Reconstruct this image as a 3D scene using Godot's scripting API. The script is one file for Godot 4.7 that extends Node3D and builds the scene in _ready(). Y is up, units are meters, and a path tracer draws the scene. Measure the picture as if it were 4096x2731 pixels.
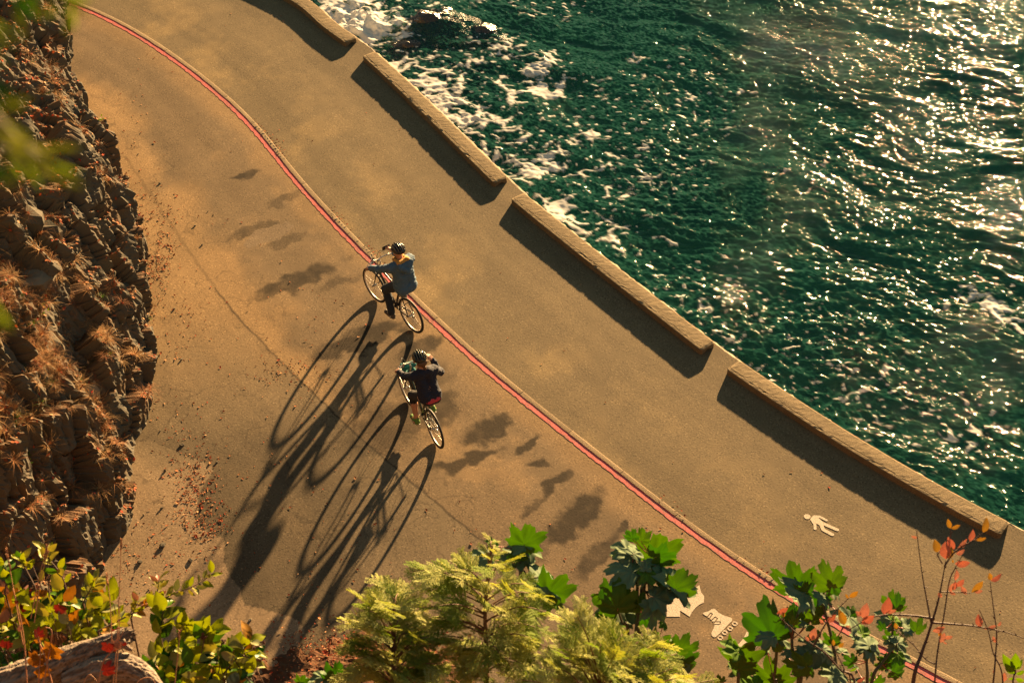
extends Node3D

# Seaside cycle path under a rocky cliff, seen from the cliff top in low evening sun.

const CAM_RIGHT := Vector3(0.999488, -0.023415, 0.021823)
const CAM_UP := Vector3(0.032008, 0.731171, -0.681443)
const CAM_BACK := Vector3(0.0, 0.681792, 0.731546)
const CAM_AT := Vector3(0, 18.469, 0)
const LANE := 0.008          # the walking lane lies this much above the cycle lane
const SEA := -1.2

var rng := RandomNumberGenerator.new()
var used := {}
var K := PackedVector2Array()   # seaward edge of the kerb (x, z)
var B := PackedVector2Array()   # landward foot of the sea barriers (x, z)
var M := {}


# ---------------------------------------------------------------- helpers
class MB:
	# collects triangles that run counter-clockwise seen from outside
	var v := PackedVector3Array()
	var c := PackedColorArray()
	var uv := PackedVector2Array()
	var uv2 := PackedVector2Array()
	var ix := PackedInt32Array()

	func vert(p: Vector3) -> int:
		v.append(p)
		return v.size() - 1

	func tri(a: int, b: int, d: int) -> void:
		ix.append(a)
		ix.append(d)
		ix.append(b)

	func quad(a: int, b: int, d: int, e: int) -> void:
		tri(a, b, d)
		tri(a, d, e)

	func tube(path: PackedVector3Array, radii: Array, sides := 8, caps := true, flat := Vector2(1, 1), up := Vector3.UP) -> void:
		var n := path.size()
		var first := v.size()
		var u := up
		for i in n:
			var t := (path[mini(i + 1, n - 1)] - path[maxi(i - 1, 0)]).normalized()
			if absf(t.dot(u)) > 0.98:
				u = Vector3(0.3, 0.1, 0.9).normalized()
			var s := t.cross(u).normalized()
			var w := s.cross(t).normalized()
			u = w
			var r: float = radii[mini(i, radii.size() - 1)]
			for k in sides:
				var a := TAU * k / sides
				v.append(path[i] + s * cos(a) * r * flat.x + w * sin(a) * r * flat.y)
				if c.size():
					c.append(c[c.size() - 1])
		for i in n - 1:
			for k in sides:
				var a := first + i * sides + k
				var b := first + i * sides + (k + 1) % sides
				quad(a, b, b + sides, a + sides)
		if caps:
			var p := vert(path[0])
			var q := vert(path[n - 1])
			for k in sides:
				tri(p, first + (k + 1) % sides, first + k)
				tri(q, first + (n - 1) * sides + k, first + (n - 1) * sides + (k + 1) % sides)

	func box(at: Vector3, size: Vector3, basis := Basis(), bevel := 0.0) -> void:
		var h := size * 0.5
		if bevel <= 0.0:
			bevel = minf(h.x, minf(h.y, h.z)) * 0.12
		var start := v.size()
		# each corner has three vertices, one per face
		for sx in [-1, 1]:
			for sy in [-1, 1]:
				for sz in [-1, 1]:
					var s := Vector3(sx, sy, sz)
					for ax in 3:
						var p := s * h
						for o in 3:
							if o != ax:
								p[o] -= s[o] * bevel
						v.append(at + basis * p)
		var id := func(sx: int, sy: int, sz: int, ax: int) -> int: return start + (((sx * 2 + sy) * 2 + sz) * 3 + ax)
		quad(id.call(1, 0, 0, 0), id.call(1, 1, 0, 0), id.call(1, 1, 1, 0), id.call(1, 0, 1, 0))
		quad(id.call(0, 0, 0, 0), id.call(0, 0, 1, 0), id.call(0, 1, 1, 0), id.call(0, 1, 0, 0))
		quad(id.call(0, 1, 0, 1), id.call(0, 1, 1, 1), id.call(1, 1, 1, 1), id.call(1, 1, 0, 1))
		quad(id.call(0, 0, 0, 1), id.call(1, 0, 0, 1), id.call(1, 0, 1, 1), id.call(0, 0, 1, 1))
		quad(id.call(0, 0, 1, 2), id.call(1, 0, 1, 2), id.call(1, 1, 1, 2), id.call(0, 1, 1, 2))
		quad(id.call(0, 0, 0, 2), id.call(0, 1, 0, 2), id.call(1, 1, 0, 2), id.call(1, 0, 0, 2))
		for a in 2:
			for b in 2:
				quad(id.call(a, b, 0, 0), id.call(a, b, 0, 1), id.call(a, b, 1, 1), id.call(a, b, 1, 0))
				quad(id.call(a, 0, b, 0), id.call(a, 0, b, 2), id.call(a, 1, b, 2), id.call(a, 1, b, 0))
				quad(id.call(0, a, b, 1), id.call(0, a, b, 2), id.call(1, a, b, 2), id.call(1, a, b, 1))
				for d in 2:
					tri(id.call(a, b, d, 0), id.call(a, b, d, 1), id.call(a, b, d, 2))

	func normals() -> PackedVector3Array:
		var n := PackedVector3Array()
		n.resize(v.size())
		for i in range(0, ix.size(), 3):
			var f := (v[ix[i + 2]] - v[ix[i]]).cross(v[ix[i + 1]] - v[ix[i]])
			n[ix[i]] += f
			n[ix[i + 1]] += f
			n[ix[i + 2]] += f
		for i in n.size():
			n[i] = n[i].normalized() if n[i].length_squared() > 1e-20 else Vector3.UP
		return n

	func into(m: ArrayMesh, smooth := true, given := PackedVector3Array()) -> ArrayMesh:
		var a := []
		a.resize(Mesh.ARRAY_MAX)
		a[Mesh.ARRAY_VERTEX] = v
		a[Mesh.ARRAY_INDEX] = ix
		if given.size() == v.size():
			a[Mesh.ARRAY_NORMAL] = given
		elif smooth:
			a[Mesh.ARRAY_NORMAL] = normals()
		if c.size() == v.size():
			a[Mesh.ARRAY_COLOR] = c
		if uv.size() == v.size():
			a[Mesh.ARRAY_TEX_UV] = uv
		if uv2.size() == v.size():
			a[Mesh.ARRAY_TEX_UV2] = uv2
		m.add_surface_from_arrays(Mesh.PRIMITIVE_TRIANGLES, a)
		return m

	func mesh(smooth := true) -> ArrayMesh:
		return into(ArrayMesh.new(), smooth)


func numbered(called: String) -> String:
	var n: int = used.get(called, 0)
	used[called] = n + 1
	return called if n == 0 else "%s_%03d" % [called, n]


func put(called: String, mesh: Mesh, material: Material, parent: Node3D = null) -> MeshInstance3D:
	var o := MeshInstance3D.new()
	o.mesh = mesh
	if material:
		o.material_override = material
	if parent:
		var key := str(parent.get_instance_id()) + called
		var n: int = used.get(key, 0)
		used[key] = n + 1
		o.name = called if n == 0 else "%s_%03d" % [called, n]
		parent.add_child(o, true)
	else:
		o.name = numbered(called)
		add_child(o, true)
	return o


func tag(o: Node3D, label: String, category: String, group := "", kind := "") -> Node3D:
	if label:
		o.set_meta("label", label)
	if category:
		o.set_meta("category", category)
	if group:
		o.set_meta("group", group)
	if kind:
		o.set_meta("kind", kind)
	return o


func thing(called: String, label: String, category: String, group := "", at := Vector3.ZERO) -> Node3D:
	var o := Node3D.new()
	o.name = numbered(called)
	add_child(o, true)
	o.position = at
	return tag(o, label, category, group)


func lin(r: float, g: float, b: float, a := 1.0) -> Color:
	var k := Color(r, g, b).linear_to_srgb()
	k.a = a
	return k


func mat(color: Color, rough := 0.7, metal := 0.0, spec := 0.5) -> StandardMaterial3D:
	var m := StandardMaterial3D.new()
	m.albedo_color = color
	m.roughness = rough
	m.metallic = metal
	m.metallic_specular = spec
	return m


func vmat(rough := 0.7, back := Color(0, 0, 0), spec := 0.5) -> StandardMaterial3D:
	var m := mat(Color.WHITE, rough, 0.0, spec)
	m.vertex_color_use_as_albedo = true
	if back.r + back.g + back.b > 0.0:
		m.backlight_enabled = true
		m.backlight = back
	return m


func noise(freq: float, seed_: int, octaves := 3, type := FastNoiseLite.TYPE_SIMPLEX_SMOOTH) -> FastNoiseLite:
	var n := FastNoiseLite.new()
	n.noise_type = type
	n.frequency = freq
	n.seed = seed_
	n.fractal_octaves = octaves
	if octaves == 1:
		n.fractal_type = FastNoiseLite.FRACTAL_NONE
	return n


func tile(freq: float, seed_: int, size := 512, octaves := 4, type := FastNoiseLite.TYPE_SIMPLEX, low := 0.0, high := 1.0) -> ImageTexture:
	# a seamless grey noise, its values stretched to low .. high
	var n := noise(freq, seed_, octaves, type)
	var im := n.get_seamless_image(size, size, false, false, 0.12, true)
	im.convert(Image.FORMAT_L8)
	var d := im.get_data()
	for i in d.size():
		d[i] = int(clampf(low + (high - low) * d[i] / 255.0, 0, 1) * 255.0)
	return ImageTexture.create_from_image(Image.create_from_data(size, size, false, Image.FORMAT_L8, d))


func spline(p: Array, step: float) -> PackedVector2Array:
	var raw := PackedVector2Array()
	for i in p.size() - 1:
		var a: Vector2 = p[maxi(i - 1, 0)]
		var b: Vector2 = p[i]
		var c: Vector2 = p[i + 1]
		var d: Vector2 = p[mini(i + 2, p.size() - 1)]
		var n := maxi(2, int(b.distance_to(c) / step * 2.0))
		for k in n:
			raw.append(catmull(a, b, c, d, float(k) / n))
	raw.append(p[p.size() - 1])
	var out := PackedVector2Array([raw[0]])
	var gone := 0.0
	for i in range(1, raw.size()):
		var from := raw[i - 1]
		var l := from.distance_to(raw[i])
		while gone + l >= step:
			from = from.lerp(raw[i], (step - gone) / l)
			l = from.distance_to(raw[i])
			out.append(from)
			gone = 0.0
		gone += l
	return out


func catmull(a: Vector2, b: Vector2, c: Vector2, d: Vector2, t: float) -> Vector2:
	# centripetal, so that unevenly spaced points make no loops
	var t1 := pow(maxf(a.distance_to(b), 1e-4), 0.5)
	var t2 := t1 + pow(maxf(b.distance_to(c), 1e-4), 0.5)
	var t3 := t2 + pow(maxf(c.distance_to(d), 1e-4), 0.5)
	var x := lerpf(t1, t2, t)
	var a1 := a * (t1 - x) / t1 + b * x / t1
	var a2 := b * (t2 - x) / (t2 - t1) + c * (x - t1) / (t2 - t1)
	var a3 := c * (t3 - x) / (t3 - t2) + d * (x - t2) / (t3 - t2)
	var b1 := a1 * (t2 - x) / t2 + a2 * x / t2
	var b2 := a2 * (t3 - x) / (t3 - t1) + a3 * (x - t1) / (t3 - t1)
	return b1 * (t2 - x) / (t2 - t1) + b2 * (x - t1) / (t2 - t1)


func across(line: PackedVector2Array, i: int) -> Vector2:
	# the seaward direction at point i of a line that runs from far to near
	var t := (line[mini(i + 1, line.size() - 1)] - line[maxi(i - 1, 0)]).normalized()
	return Vector2(t.y, -t.x)


func nearest(line: PackedVector2Array, p: Vector2) -> int:
	var best := 0
	for i in line.size():
		if line[i].distance_squared_to(p) < line[best].distance_squared_to(p):
			best = i
	return best


func on(p: Vector2, y: float) -> Vector3:
	return Vector3(p.x, y, p.y)


func smooth(a: float, b: float, x: float) -> float:
	var t := clampf((x - a) / (b - a), 0.0, 1.0)
	return t * t * (3.0 - 2.0 * t)


# ---------------------------------------------------------------- scene
func _ready() -> void:
	rng.seed = 20231
	camera_and_light()
	curves()
	materials()
	sea()
	foam()
	lanes()
	kerb()
	seawall()
	barriers()
	cliff()
	hillside()
	markings()
	litter()
	cyclists()
	plants()


func camera_and_light() -> void:
	var cam := Camera3D.new()
	cam.name = "camera"
	cam.transform = Transform3D(Basis(CAM_RIGHT, CAM_UP, CAM_BACK).orthonormalized(), CAM_AT)
	cam.fov = 24.497
	cam.near = 0.1
	cam.far = 4000.0
	var lens := CameraAttributesPhysical.new()
	lens.frustum_focal_length = 55.27
	lens.frustum_focus_distance = 21.0
	lens.frustum_near = 0.1
	lens.frustum_far = 4000.0
	lens.exposure_aperture = 9.0
	cam.attributes = lens
	add_child(cam)
	cam.fov = 24.497
	cam.current = true
	var sun := DirectionalLight3D.new()
	sun.name = "sun"
	var el := deg_to_rad(9.9)
	var towards := Vector3(-0.3998 * cos(el), -sin(el), 0.9166 * cos(el))
	sun.basis = Basis.looking_at(towards, Vector3.UP)
	sun.light_color = Color(1.0, 0.82, 0.58)
	sun.light_energy = 1.6
	sun.light_angular_distance = 0.8
	sun.shadow_enabled = true
	add_child(sun)
	var sky := ProceduralSkyMaterial.new()
	sky.sky_top_color = lin(0.021, 0.036, 0.041)
	sky.sky_horizon_color = lin(0.108, 0.104, 0.078)
	sky.sky_curve = 0.13
	sky.ground_bottom_color = lin(0.01, 0.012, 0.011)
	sky.ground_horizon_color = lin(0.05, 0.045, 0.035)
	sky.sun_angle_max = 26.0
	sky.sun_curve = 0.10
	var e := Environment.new()
	e.background_mode = Environment.BG_SKY
	e.sky = Sky.new()
	e.sky.sky_material = sky
	e.tonemap_mode = Environment.TONE_MAPPER_LINEAR
	e.tonemap_exposure = 6.3
	e.sdfgi_enabled = true
	e.ssao_enabled = true
	e.ssil_enabled = true
	var w := WorldEnvironment.new()
	w.name = "surroundings"
	w.environment = e
	add_child(w)


func curves() -> void:
	K = spline([Vector2(-34, -43), Vector2(-22, -38.5), Vector2(-14.5, -34.6), Vector2(-11.2, -32.6), Vector2(-8.96, -31.1), Vector2(-7.63, -29.85), Vector2(-6.45, -28.5), Vector2(-5.17, -26.75),
		Vector2(-4.0, -24.65), Vector2(-2.88, -22.84), Vector2(-1.74, -21.16), Vector2(-0.43, -19.32), Vector2(1.86, -16.54), Vector2(2.78, -15.47), Vector2(3.97, -14.28), Vector2(5.7, -12.88),
		Vector2(7.6, -11.5), Vector2(11, -9.5), Vector2(17, -6.6), Vector2(26, -3.6)], 0.1)
	for pass_ in 70:
		var even := K.duplicate()
		for i in range(1, K.size() - 1):
			even[i] = K[i] * 0.5 + (K[i - 1] + K[i + 1]) * 0.25
		K = even
	B = spline([Vector2(-30, -44.5), Vector2(-18, -40), Vector2(-9.5, -35.2), Vector2(-6.3, -32.6), Vector2(-4.62, -31.02), Vector2(-3.92, -29.98), Vector2(-3.02, -28.78), Vector2(-0.27, -24.18),
		Vector2(0.06, -23.64), Vector2(3.2, -19.31), Vector2(3.57, -18.84), Vector2(5.3, -16.9), Vector2(7.21, -15.1), Vector2(9.2, -13.6), Vector2(13, -11.4), Vector2(19, -8.8), Vector2(28, -5.6)], 0.04)


func materials() -> void:
	M.concrete = vmat(0.85, Color(0, 0, 0), 0.25)
	M.concrete.heightmap_enabled = true
	M.concrete.heightmap_texture = tile(0.035, 5, 512, 5)
	M.concrete.heightmap_scale = 0.16
	M.concrete.uv1_triplanar = true
	M.concrete.uv1_world_triplanar = true
	M.concrete.uv1_scale = Vector3.ONE * 1.6
	M.concrete.albedo_texture = tile(0.05, 9, 512, 5, FastNoiseLite.TYPE_SIMPLEX, 0.55, 1.25)
	M.kerb_red = M.concrete.duplicate()
	M.red_paint = vmat(0.7, Color(0, 0, 0), 0.25)
	M.white_paint = vmat(0.8, Color(0, 0, 0), 0.2)
	M.white_paint.albedo_texture = tile(0.06, 10, 256, 5, FastNoiseLite.TYPE_SIMPLEX, 0.7, 1.2)
	M.white_paint.uv1_triplanar = true
	M.white_paint.uv1_world_triplanar = true
	M.white_paint.uv1_scale = Vector3.ONE * 2.2
	M.red_paint.albedo_texture = M.white_paint.albedo_texture
	M.red_paint.uv1_triplanar = true
	M.red_paint.uv1_world_triplanar = true
	M.red_paint.uv1_scale = Vector3.ONE * 1.7
	M.rock = vmat(0.85, Color(0, 0, 0), 0.2)
	M.rock.heightmap_enabled = true
	M.rock.heightmap_texture = M.concrete.heightmap_texture
	M.rock.heightmap_scale = 0.4
	M.rock.uv1_triplanar = true
	M.rock.uv1_world_triplanar = true
	M.rock.uv1_scale = Vector3.ONE * 1.3
	M.soil = vmat(0.95, Color(0, 0, 0), 0.15)
	M.black = mat(lin(0.012, 0.012, 0.013), 0.5)
	M.rubber = mat(lin(0.012, 0.012, 0.012), 0.65)
	M.metal = mat(lin(0.5, 0.48, 0.44), 0.3, 0.9)
	M.alloy = mat(lin(0.55, 0.5, 0.44), 0.42, 0.6)
	M.skin = mat(lin(0.42, 0.22, 0.14), 0.5)
	M.leaf = vmat(0.42, Color(0.85, 0.95, 0.25), 0.5)
	M.bark = vmat(0.8)
	M.litter = vmat(0.8, Color(0.5, 0.35, 0.2), 0.2)


# ---------------------------------------------------------------- sea
var n_swell := noise(0.42, 11, 2)
var n_chop := noise(1.05, 12, 2)
var n_rip := noise(2.6, 13, 2)
var n_fine := noise(6.5, 14, 2)
var n_gust := noise(0.16, 15, 2)


func ridged(x: float) -> float:
	return 1.0 - absf(x) * 2.0


func wave(x: float, z: float) -> float:
	# crests lie across the wind, which blows onto the shore
	var u := x * 0.86 + z * 0.5
	var w := -x * 0.5 + z * 0.86
	var warp := n_swell.get_noise_2d(x * 0.7 + 40.0, z * 0.7) * 0.9
	var h := 0.07 * n_swell.get_noise_2d(u * 0.42, w + warp)
	h += 0.026 * ridged(n_chop.get_noise_2d(u * 0.55 + 9.0, w + warp * 0.6))
	var gust := 0.75 + 0.9 * n_gust.get_noise_2d(x, z) + 0.75 * exp(-(pow((x - 6.2) / 3.2, 2.0) + pow((z + 19.8) / 2.6, 2.0)))
	h += 0.016 * gust * ridged(n_rip.get_noise_2d(x * 0.72 + z * 0.3, z * 0.95 - x * 0.3 + warp))
	h += 0.016 * gust * n_fine.get_noise_2d(x * 0.8 + z * 0.2, z * 1.05)
	return h


func rock_rise(x: float, z: float) -> float:
	# water heaped over the rock that lies by the wall and thrown up against it
	var d := Vector2(x + 1.35, (z + 32.2) * 1.1).length()
	return 0.16 * exp(-d * d / 0.9)


func sea_height(x: float, z: float) -> float:
	return SEA + wave(x, z) + rock_rise(x, z)


func sea() -> void:
	var step := 0.042
	var x0 := -7.0
	var z0 := -37.0
	var nx := 530
	var nz := 560
	var m := MB.new()
	var edge := PackedFloat32Array()   # how far left the sea reaches, by z
	for j in nz + 1:
		var z := z0 + j * step
		var left := 99.0
		for i in range(0, B.size(), 4):
			if absf(B[i].y - z) < 0.25:
				left = minf(left, B[i].x)
		edge.append(left - 0.4)
	var pts := PackedVector3Array()
	pts.resize((nx + 1) * (nz + 1))
	for j in nz + 1:
		var z := z0 + j * step
		for i in nx + 1:
			var x := x0 + i * step
			pts[j * (nx + 1) + i] = Vector3(x, sea_height(x, z) if x >= edge[j] - 0.1 else SEA, z)
	m.v = pts
	for j in nz:
		for i in nx:
			if pts[j * (nx + 1) + i].x < edge[j]:
				continue
			var a := j * (nx + 1) + i
			m.quad(a, a + nx + 1, a + nx + 2, a + 1)
	# the calmer far sea all round
	var x1 := x0 + nx * step
	var z1 := z0 + nz * step
	var far := MB.new()
	for r in [[-2500.0, -2500.0, 2500.0, z0], [x1, z0, 2500.0, z1], [-2500.0, z0, x0, z0 + 3.0], [4.0, z1, 2500.0, 300.0]]:
		var nxx := 60
		var q := far.v.size()
		for p in [Vector2(r[0], r[1]), Vector2(r[2], r[1]), Vector2(r[2], r[3]), Vector2(r[0], r[3])]:
			far.vert(Vector3(p.x, SEA - 0.012, p.y))
		far.quad(q, q + 3, q + 2, q + 1)
	var mm := mat(lin(0.0085, 0.050, 0.036, 0.62), 0.036, 0.0, 0.235)
	mm.transparency = BaseMaterial3D.TRANSPARENCY_ALPHA
	mm.heightmap_enabled = true
	mm.heightmap_texture = tile(0.03, 21, 512, 4)
	mm.heightmap_scale = 0.45
	mm.uv1_triplanar = true
	mm.uv1_world_triplanar = true
	mm.uv1_scale = Vector3.ONE * 0.9
	M.water = mm
	var mesh := ArrayMesh.new()
	var nrm := m.normals()
	var g := RandomNumberGenerator.new()
	g.seed = 41
	for i in nrm.size():
		nrm[i] = (nrm[i] + Vector3(g.randf_range(-0.27, 0.27), 0, g.randf_range(-0.27, 0.27))).normalized()
	m.into(mesh, true, nrm)
	far.into(mesh)
	tag(put("sea", mesh, mm), "dark green choppy sea with sun glitter beside the wall", "sea", "", "structure")
	# the murky green depth in which the light that enters the water is scattered back
	var deep := MB.new()
	var tone := noise(0.22, 22, 3)
	var dn := 140
	for j in dn + 1:
		for i in dn + 1:
			var x := -10.0 + 34.0 * i / dn
			var z := -46.0 + 38.0 * j / dn
			if i == 0 or i == dn:
				x = -2500.0 if i == 0 else 2500.0
			if j == 0:
				z = -2500.0
			deep.vert(Vector3(x, SEA - 0.42, z))
			deep.c.append(Color(0.009, 0.066, 0.048) * (1.0 + 0.5 * tone.get_noise_2d(x, z)))
	for j in dn:
		for i in dn:
			var a := j * (dn + 1) + i
			deep.quad(a, a + dn + 1, a + dn + 2, a + 1)
	var dm := vmat(1.0, Color(0, 0, 0), 0.0)
	tag(put("sea_depth", deep.mesh(), dm), "murky green water below the surface of the sea", "sea", "", "structure")
	# wet rock just under and through the water
	var rk := MB.new()
	var nn := noise(1.3, 77, 4)
	var cnt := 0
	for c in [[-1.45, -32.25, 0.95, 0.62, 0.5], [-0.55, -31.75, 0.7, 0.45, 0.4], [-2.2, -31.3, 0.5, 0.35, 0.32]]:
		rk = MB.new()
		var nu := 44
		var nv := 16
		for j in nv + 1:
			for i in nu:
				var a := TAU * i / nu
				var b := PI * 0.5 * j / nv
				var p := Vector3(cos(a) * cos(b) * c[2], sin(b) * c[4], sin(a) * cos(b) * c[3])
				p *= 1.0 + 0.35 * nn.get_noise_3d(p.x * 1.3 + c[0], p.y * 1.3, p.z * 1.3)
				rk.vert(p)
		for j in nv:
			for i in nu:
				var a := j * nu + i
				var b := j * nu + (i + 1) % nu
				rk.quad(a, a + nu, b + nu, b)
		var wet := mat(lin(0.030, 0.022, 0.014), 0.22)
		wet.heightmap_enabled = true
		wet.heightmap_texture = M.concrete.heightmap_texture
		wet.heightmap_scale = 2.5
		wet.uv1_triplanar = true
		var o := put("sea_rock", rk.mesh(), wet)
		o.position = Vector3(c[0], SEA - 0.3 + 0.02 * cnt, c[1])
		tag(o, ["broad brown wet rock awash beside the surf at the wall", "smaller brown wet rock awash, farthest from the wall", "brown wet rock awash closest to the wall and the surf"][cnt], "rock")
		cnt += 1


func foam() -> void:
	# lacy sheets of foam that ride on the water: where there is much of it the lace closes
	var spots := [[-3.6, -32.9, 1.0, 1.7], [-3.0, -31.7, 0.7, 1.5], [-2.3, -30.4, 0.6, 1.1], [-1.75, -29.4, 0.6, 1.05], [-1.2, -28.4, 0.65, 0.95], [-0.7, -27.5, 0.6, 0.75], [-1.0, -29.9, 0.8, 0.5],
		[0.75, -30.3, 0.55, 0.85], [0.85, -29.3, 0.6, 0.6], [0.2, -28.6, 0.9, 0.5], [0.5, -27.0, 1.0, 0.45], [1.6, -26.6, 0.9, 0.5], [-0.2, -30.9, 0.8, 0.5], [0.2, -26.2, 0.5, 0.65], [0.9, -24.9, 0.55, 1.0], [1.35, -24.35, 0.45, 0.9],
		[2.9, -26.0, 1.0, 0.3], [2.3, -24.2, 0.8, 0.3], [8.85, -21.85, 0.55, 0.8], [9.2, -21.3, 0.4, 0.6], [3.6, -22.0, 1.2, 0.3], [5.4, -20.4, 1.4, 0.3], [7.2, -18.8, 1.3, 0.3], [1.2, -33.2, 1.0, 0.35], [3.5, -29.0, 2.5, 0.18], [6.5, -25.0, 2.5, 0.12], [-1.2, -33.6, 0.8, 0.9]]
	var step := 0.032
	var x0 := -5.0
	var z0 := -35.2
	var nx := 500
	var nz := 590
	var lace := noise(1.55, 31, 2, FastNoiseLite.TYPE_CELLULAR)
	lace.cellular_return_type = FastNoiseLite.RETURN_DISTANCE2_SUB
	lace.cellular_jitter = 1.0
	var wob := noise(0.9, 32, 3)
	var patch := noise(1.1, 33, 4)
	var specks := noise(6.0, 34, 1)
	var puff := noise(2.4, 35, 3)
	var big := MB.new()
	var index := PackedInt32Array()
	index.resize((nx + 1) * (nz + 1))
	index.fill(-1)
	var alpha := PackedFloat32Array()
	alpha.resize((nx + 1) * (nz + 1))
	var left := PackedFloat32Array()
	for j in nz + 1:
		var z := z0 + j * step
		var l := 99.0
		for i in range(0, B.size(), 4):
			if absf(B[i].y - z) < 0.2:
				l = minf(l, B[i].x)
		left.append(l + 0.25)
	for j in nz + 1:
		var z := z0 + j * step
		var near := []
		for s in spots:
			if absf(z - s[1]) < s[2] * 2.2:
				near.append(s)
		if near.is_empty():
			continue
		for i in nx + 1:
			var x := x0 + i * step
			if x < left[j]:
				continue
			var d := 0.0
			for s in near:
				var r: float = ((x - s[0]) * (x - s[0]) + (z - s[1]) * (z - s[1])) / (s[2] * s[2])
				if r < 4.8:
					d += s[3] * exp(-r)
			if d < 0.1:
				continue
			var wx := x + 0.35 * wob.get_noise_2d(x, z)
			var wz := z + 0.35 * wob.get_noise_2d(x + 50.0, z)
			var vein := -(lace.get_noise_2d(wx * 1.25, wz * 1.75) + 1.0)    # 0 on the veins, less in the meshes
			var f := d * 0.6 + vein * 1.3 + 0.62 * patch.get_noise_2d(x, z) - 0.07
			var a := smooth(0.05, 0.3, f)
			if d > 0.13:
				a = maxf(a, smooth(0.7, 0.8, specks.get_noise_2d(x * 0.8, z * 1.2) + 0.12 * d) * 0.9)
			alpha[j * (nx + 1) + i] = a
	for j in nz:
		for i in nx:
			var k := j * (nx + 1) + i
			if alpha[k] + alpha[k + 1] + alpha[k + nx + 1] + alpha[k + nx + 2] < 0.02:
				continue
			var q := []
			for e in [k, k + nx + 1, k + nx + 2, k + 1]:
				if index[e] < 0:
					var x: float = x0 + (e % (nx + 1)) * step
					var z: float = z0 + (e / (nx + 1)) * step
					var surge := exp(-Vector2(x + 3.1, z + 32.2).length_squared() / 1.3)
					index[e] = big.vert(Vector3(x, sea_height(x, z) + 0.006 + alpha[e] * (0.008 + 0.008 * puff.get_noise_2d(x * 2.5, z * 2.5)) + surge * (0.11 + 0.15 * puff.get_noise_2d(x * 0.7, z * 0.7) + 0.02 * puff.get_noise_2d(x * 3.0, z * 3.0)), z))
					big.c.append(Color(0.82, 0.82, 0.80, alpha[e] * 0.9))
				q.append(index[e])
			big.quad(q[0], q[1], q[2], q[3])
	var m := vmat(0.9, Color(0.9, 0.9, 0.9))
	m.transparency = BaseMaterial3D.TRANSPARENCY_ALPHA
	var o := put("sea_foam", big.mesh(), m)
	tag(o, "white lacy foam drifting on the water beside the wall", "foam", "", "stuff")


# ---------------------------------------------------------------- lanes
var K_of_z := PackedFloat32Array()


func kerb_x(z: float) -> float:
	if K_of_z.is_empty():
		for j in 400:
			var zz := -43.0 + j * 0.1
			for i in K.size() - 1:
				if K[i].y <= zz and K[i + 1].y >= zz:
					K_of_z.append(lerpf(K[i].x, K[i + 1].x, (zz - K[i].y) / maxf(K[i + 1].y - K[i].y, 1e-6)))
					break
			if K_of_z.size() <= j:
				K_of_z.append(K[0].x)
	var f := clampf((z + 43.0) * 10.0, 0, 398.9)
	return lerpf(K_of_z[int(f)], K_of_z[int(f) + 1], f - int(f))


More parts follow.
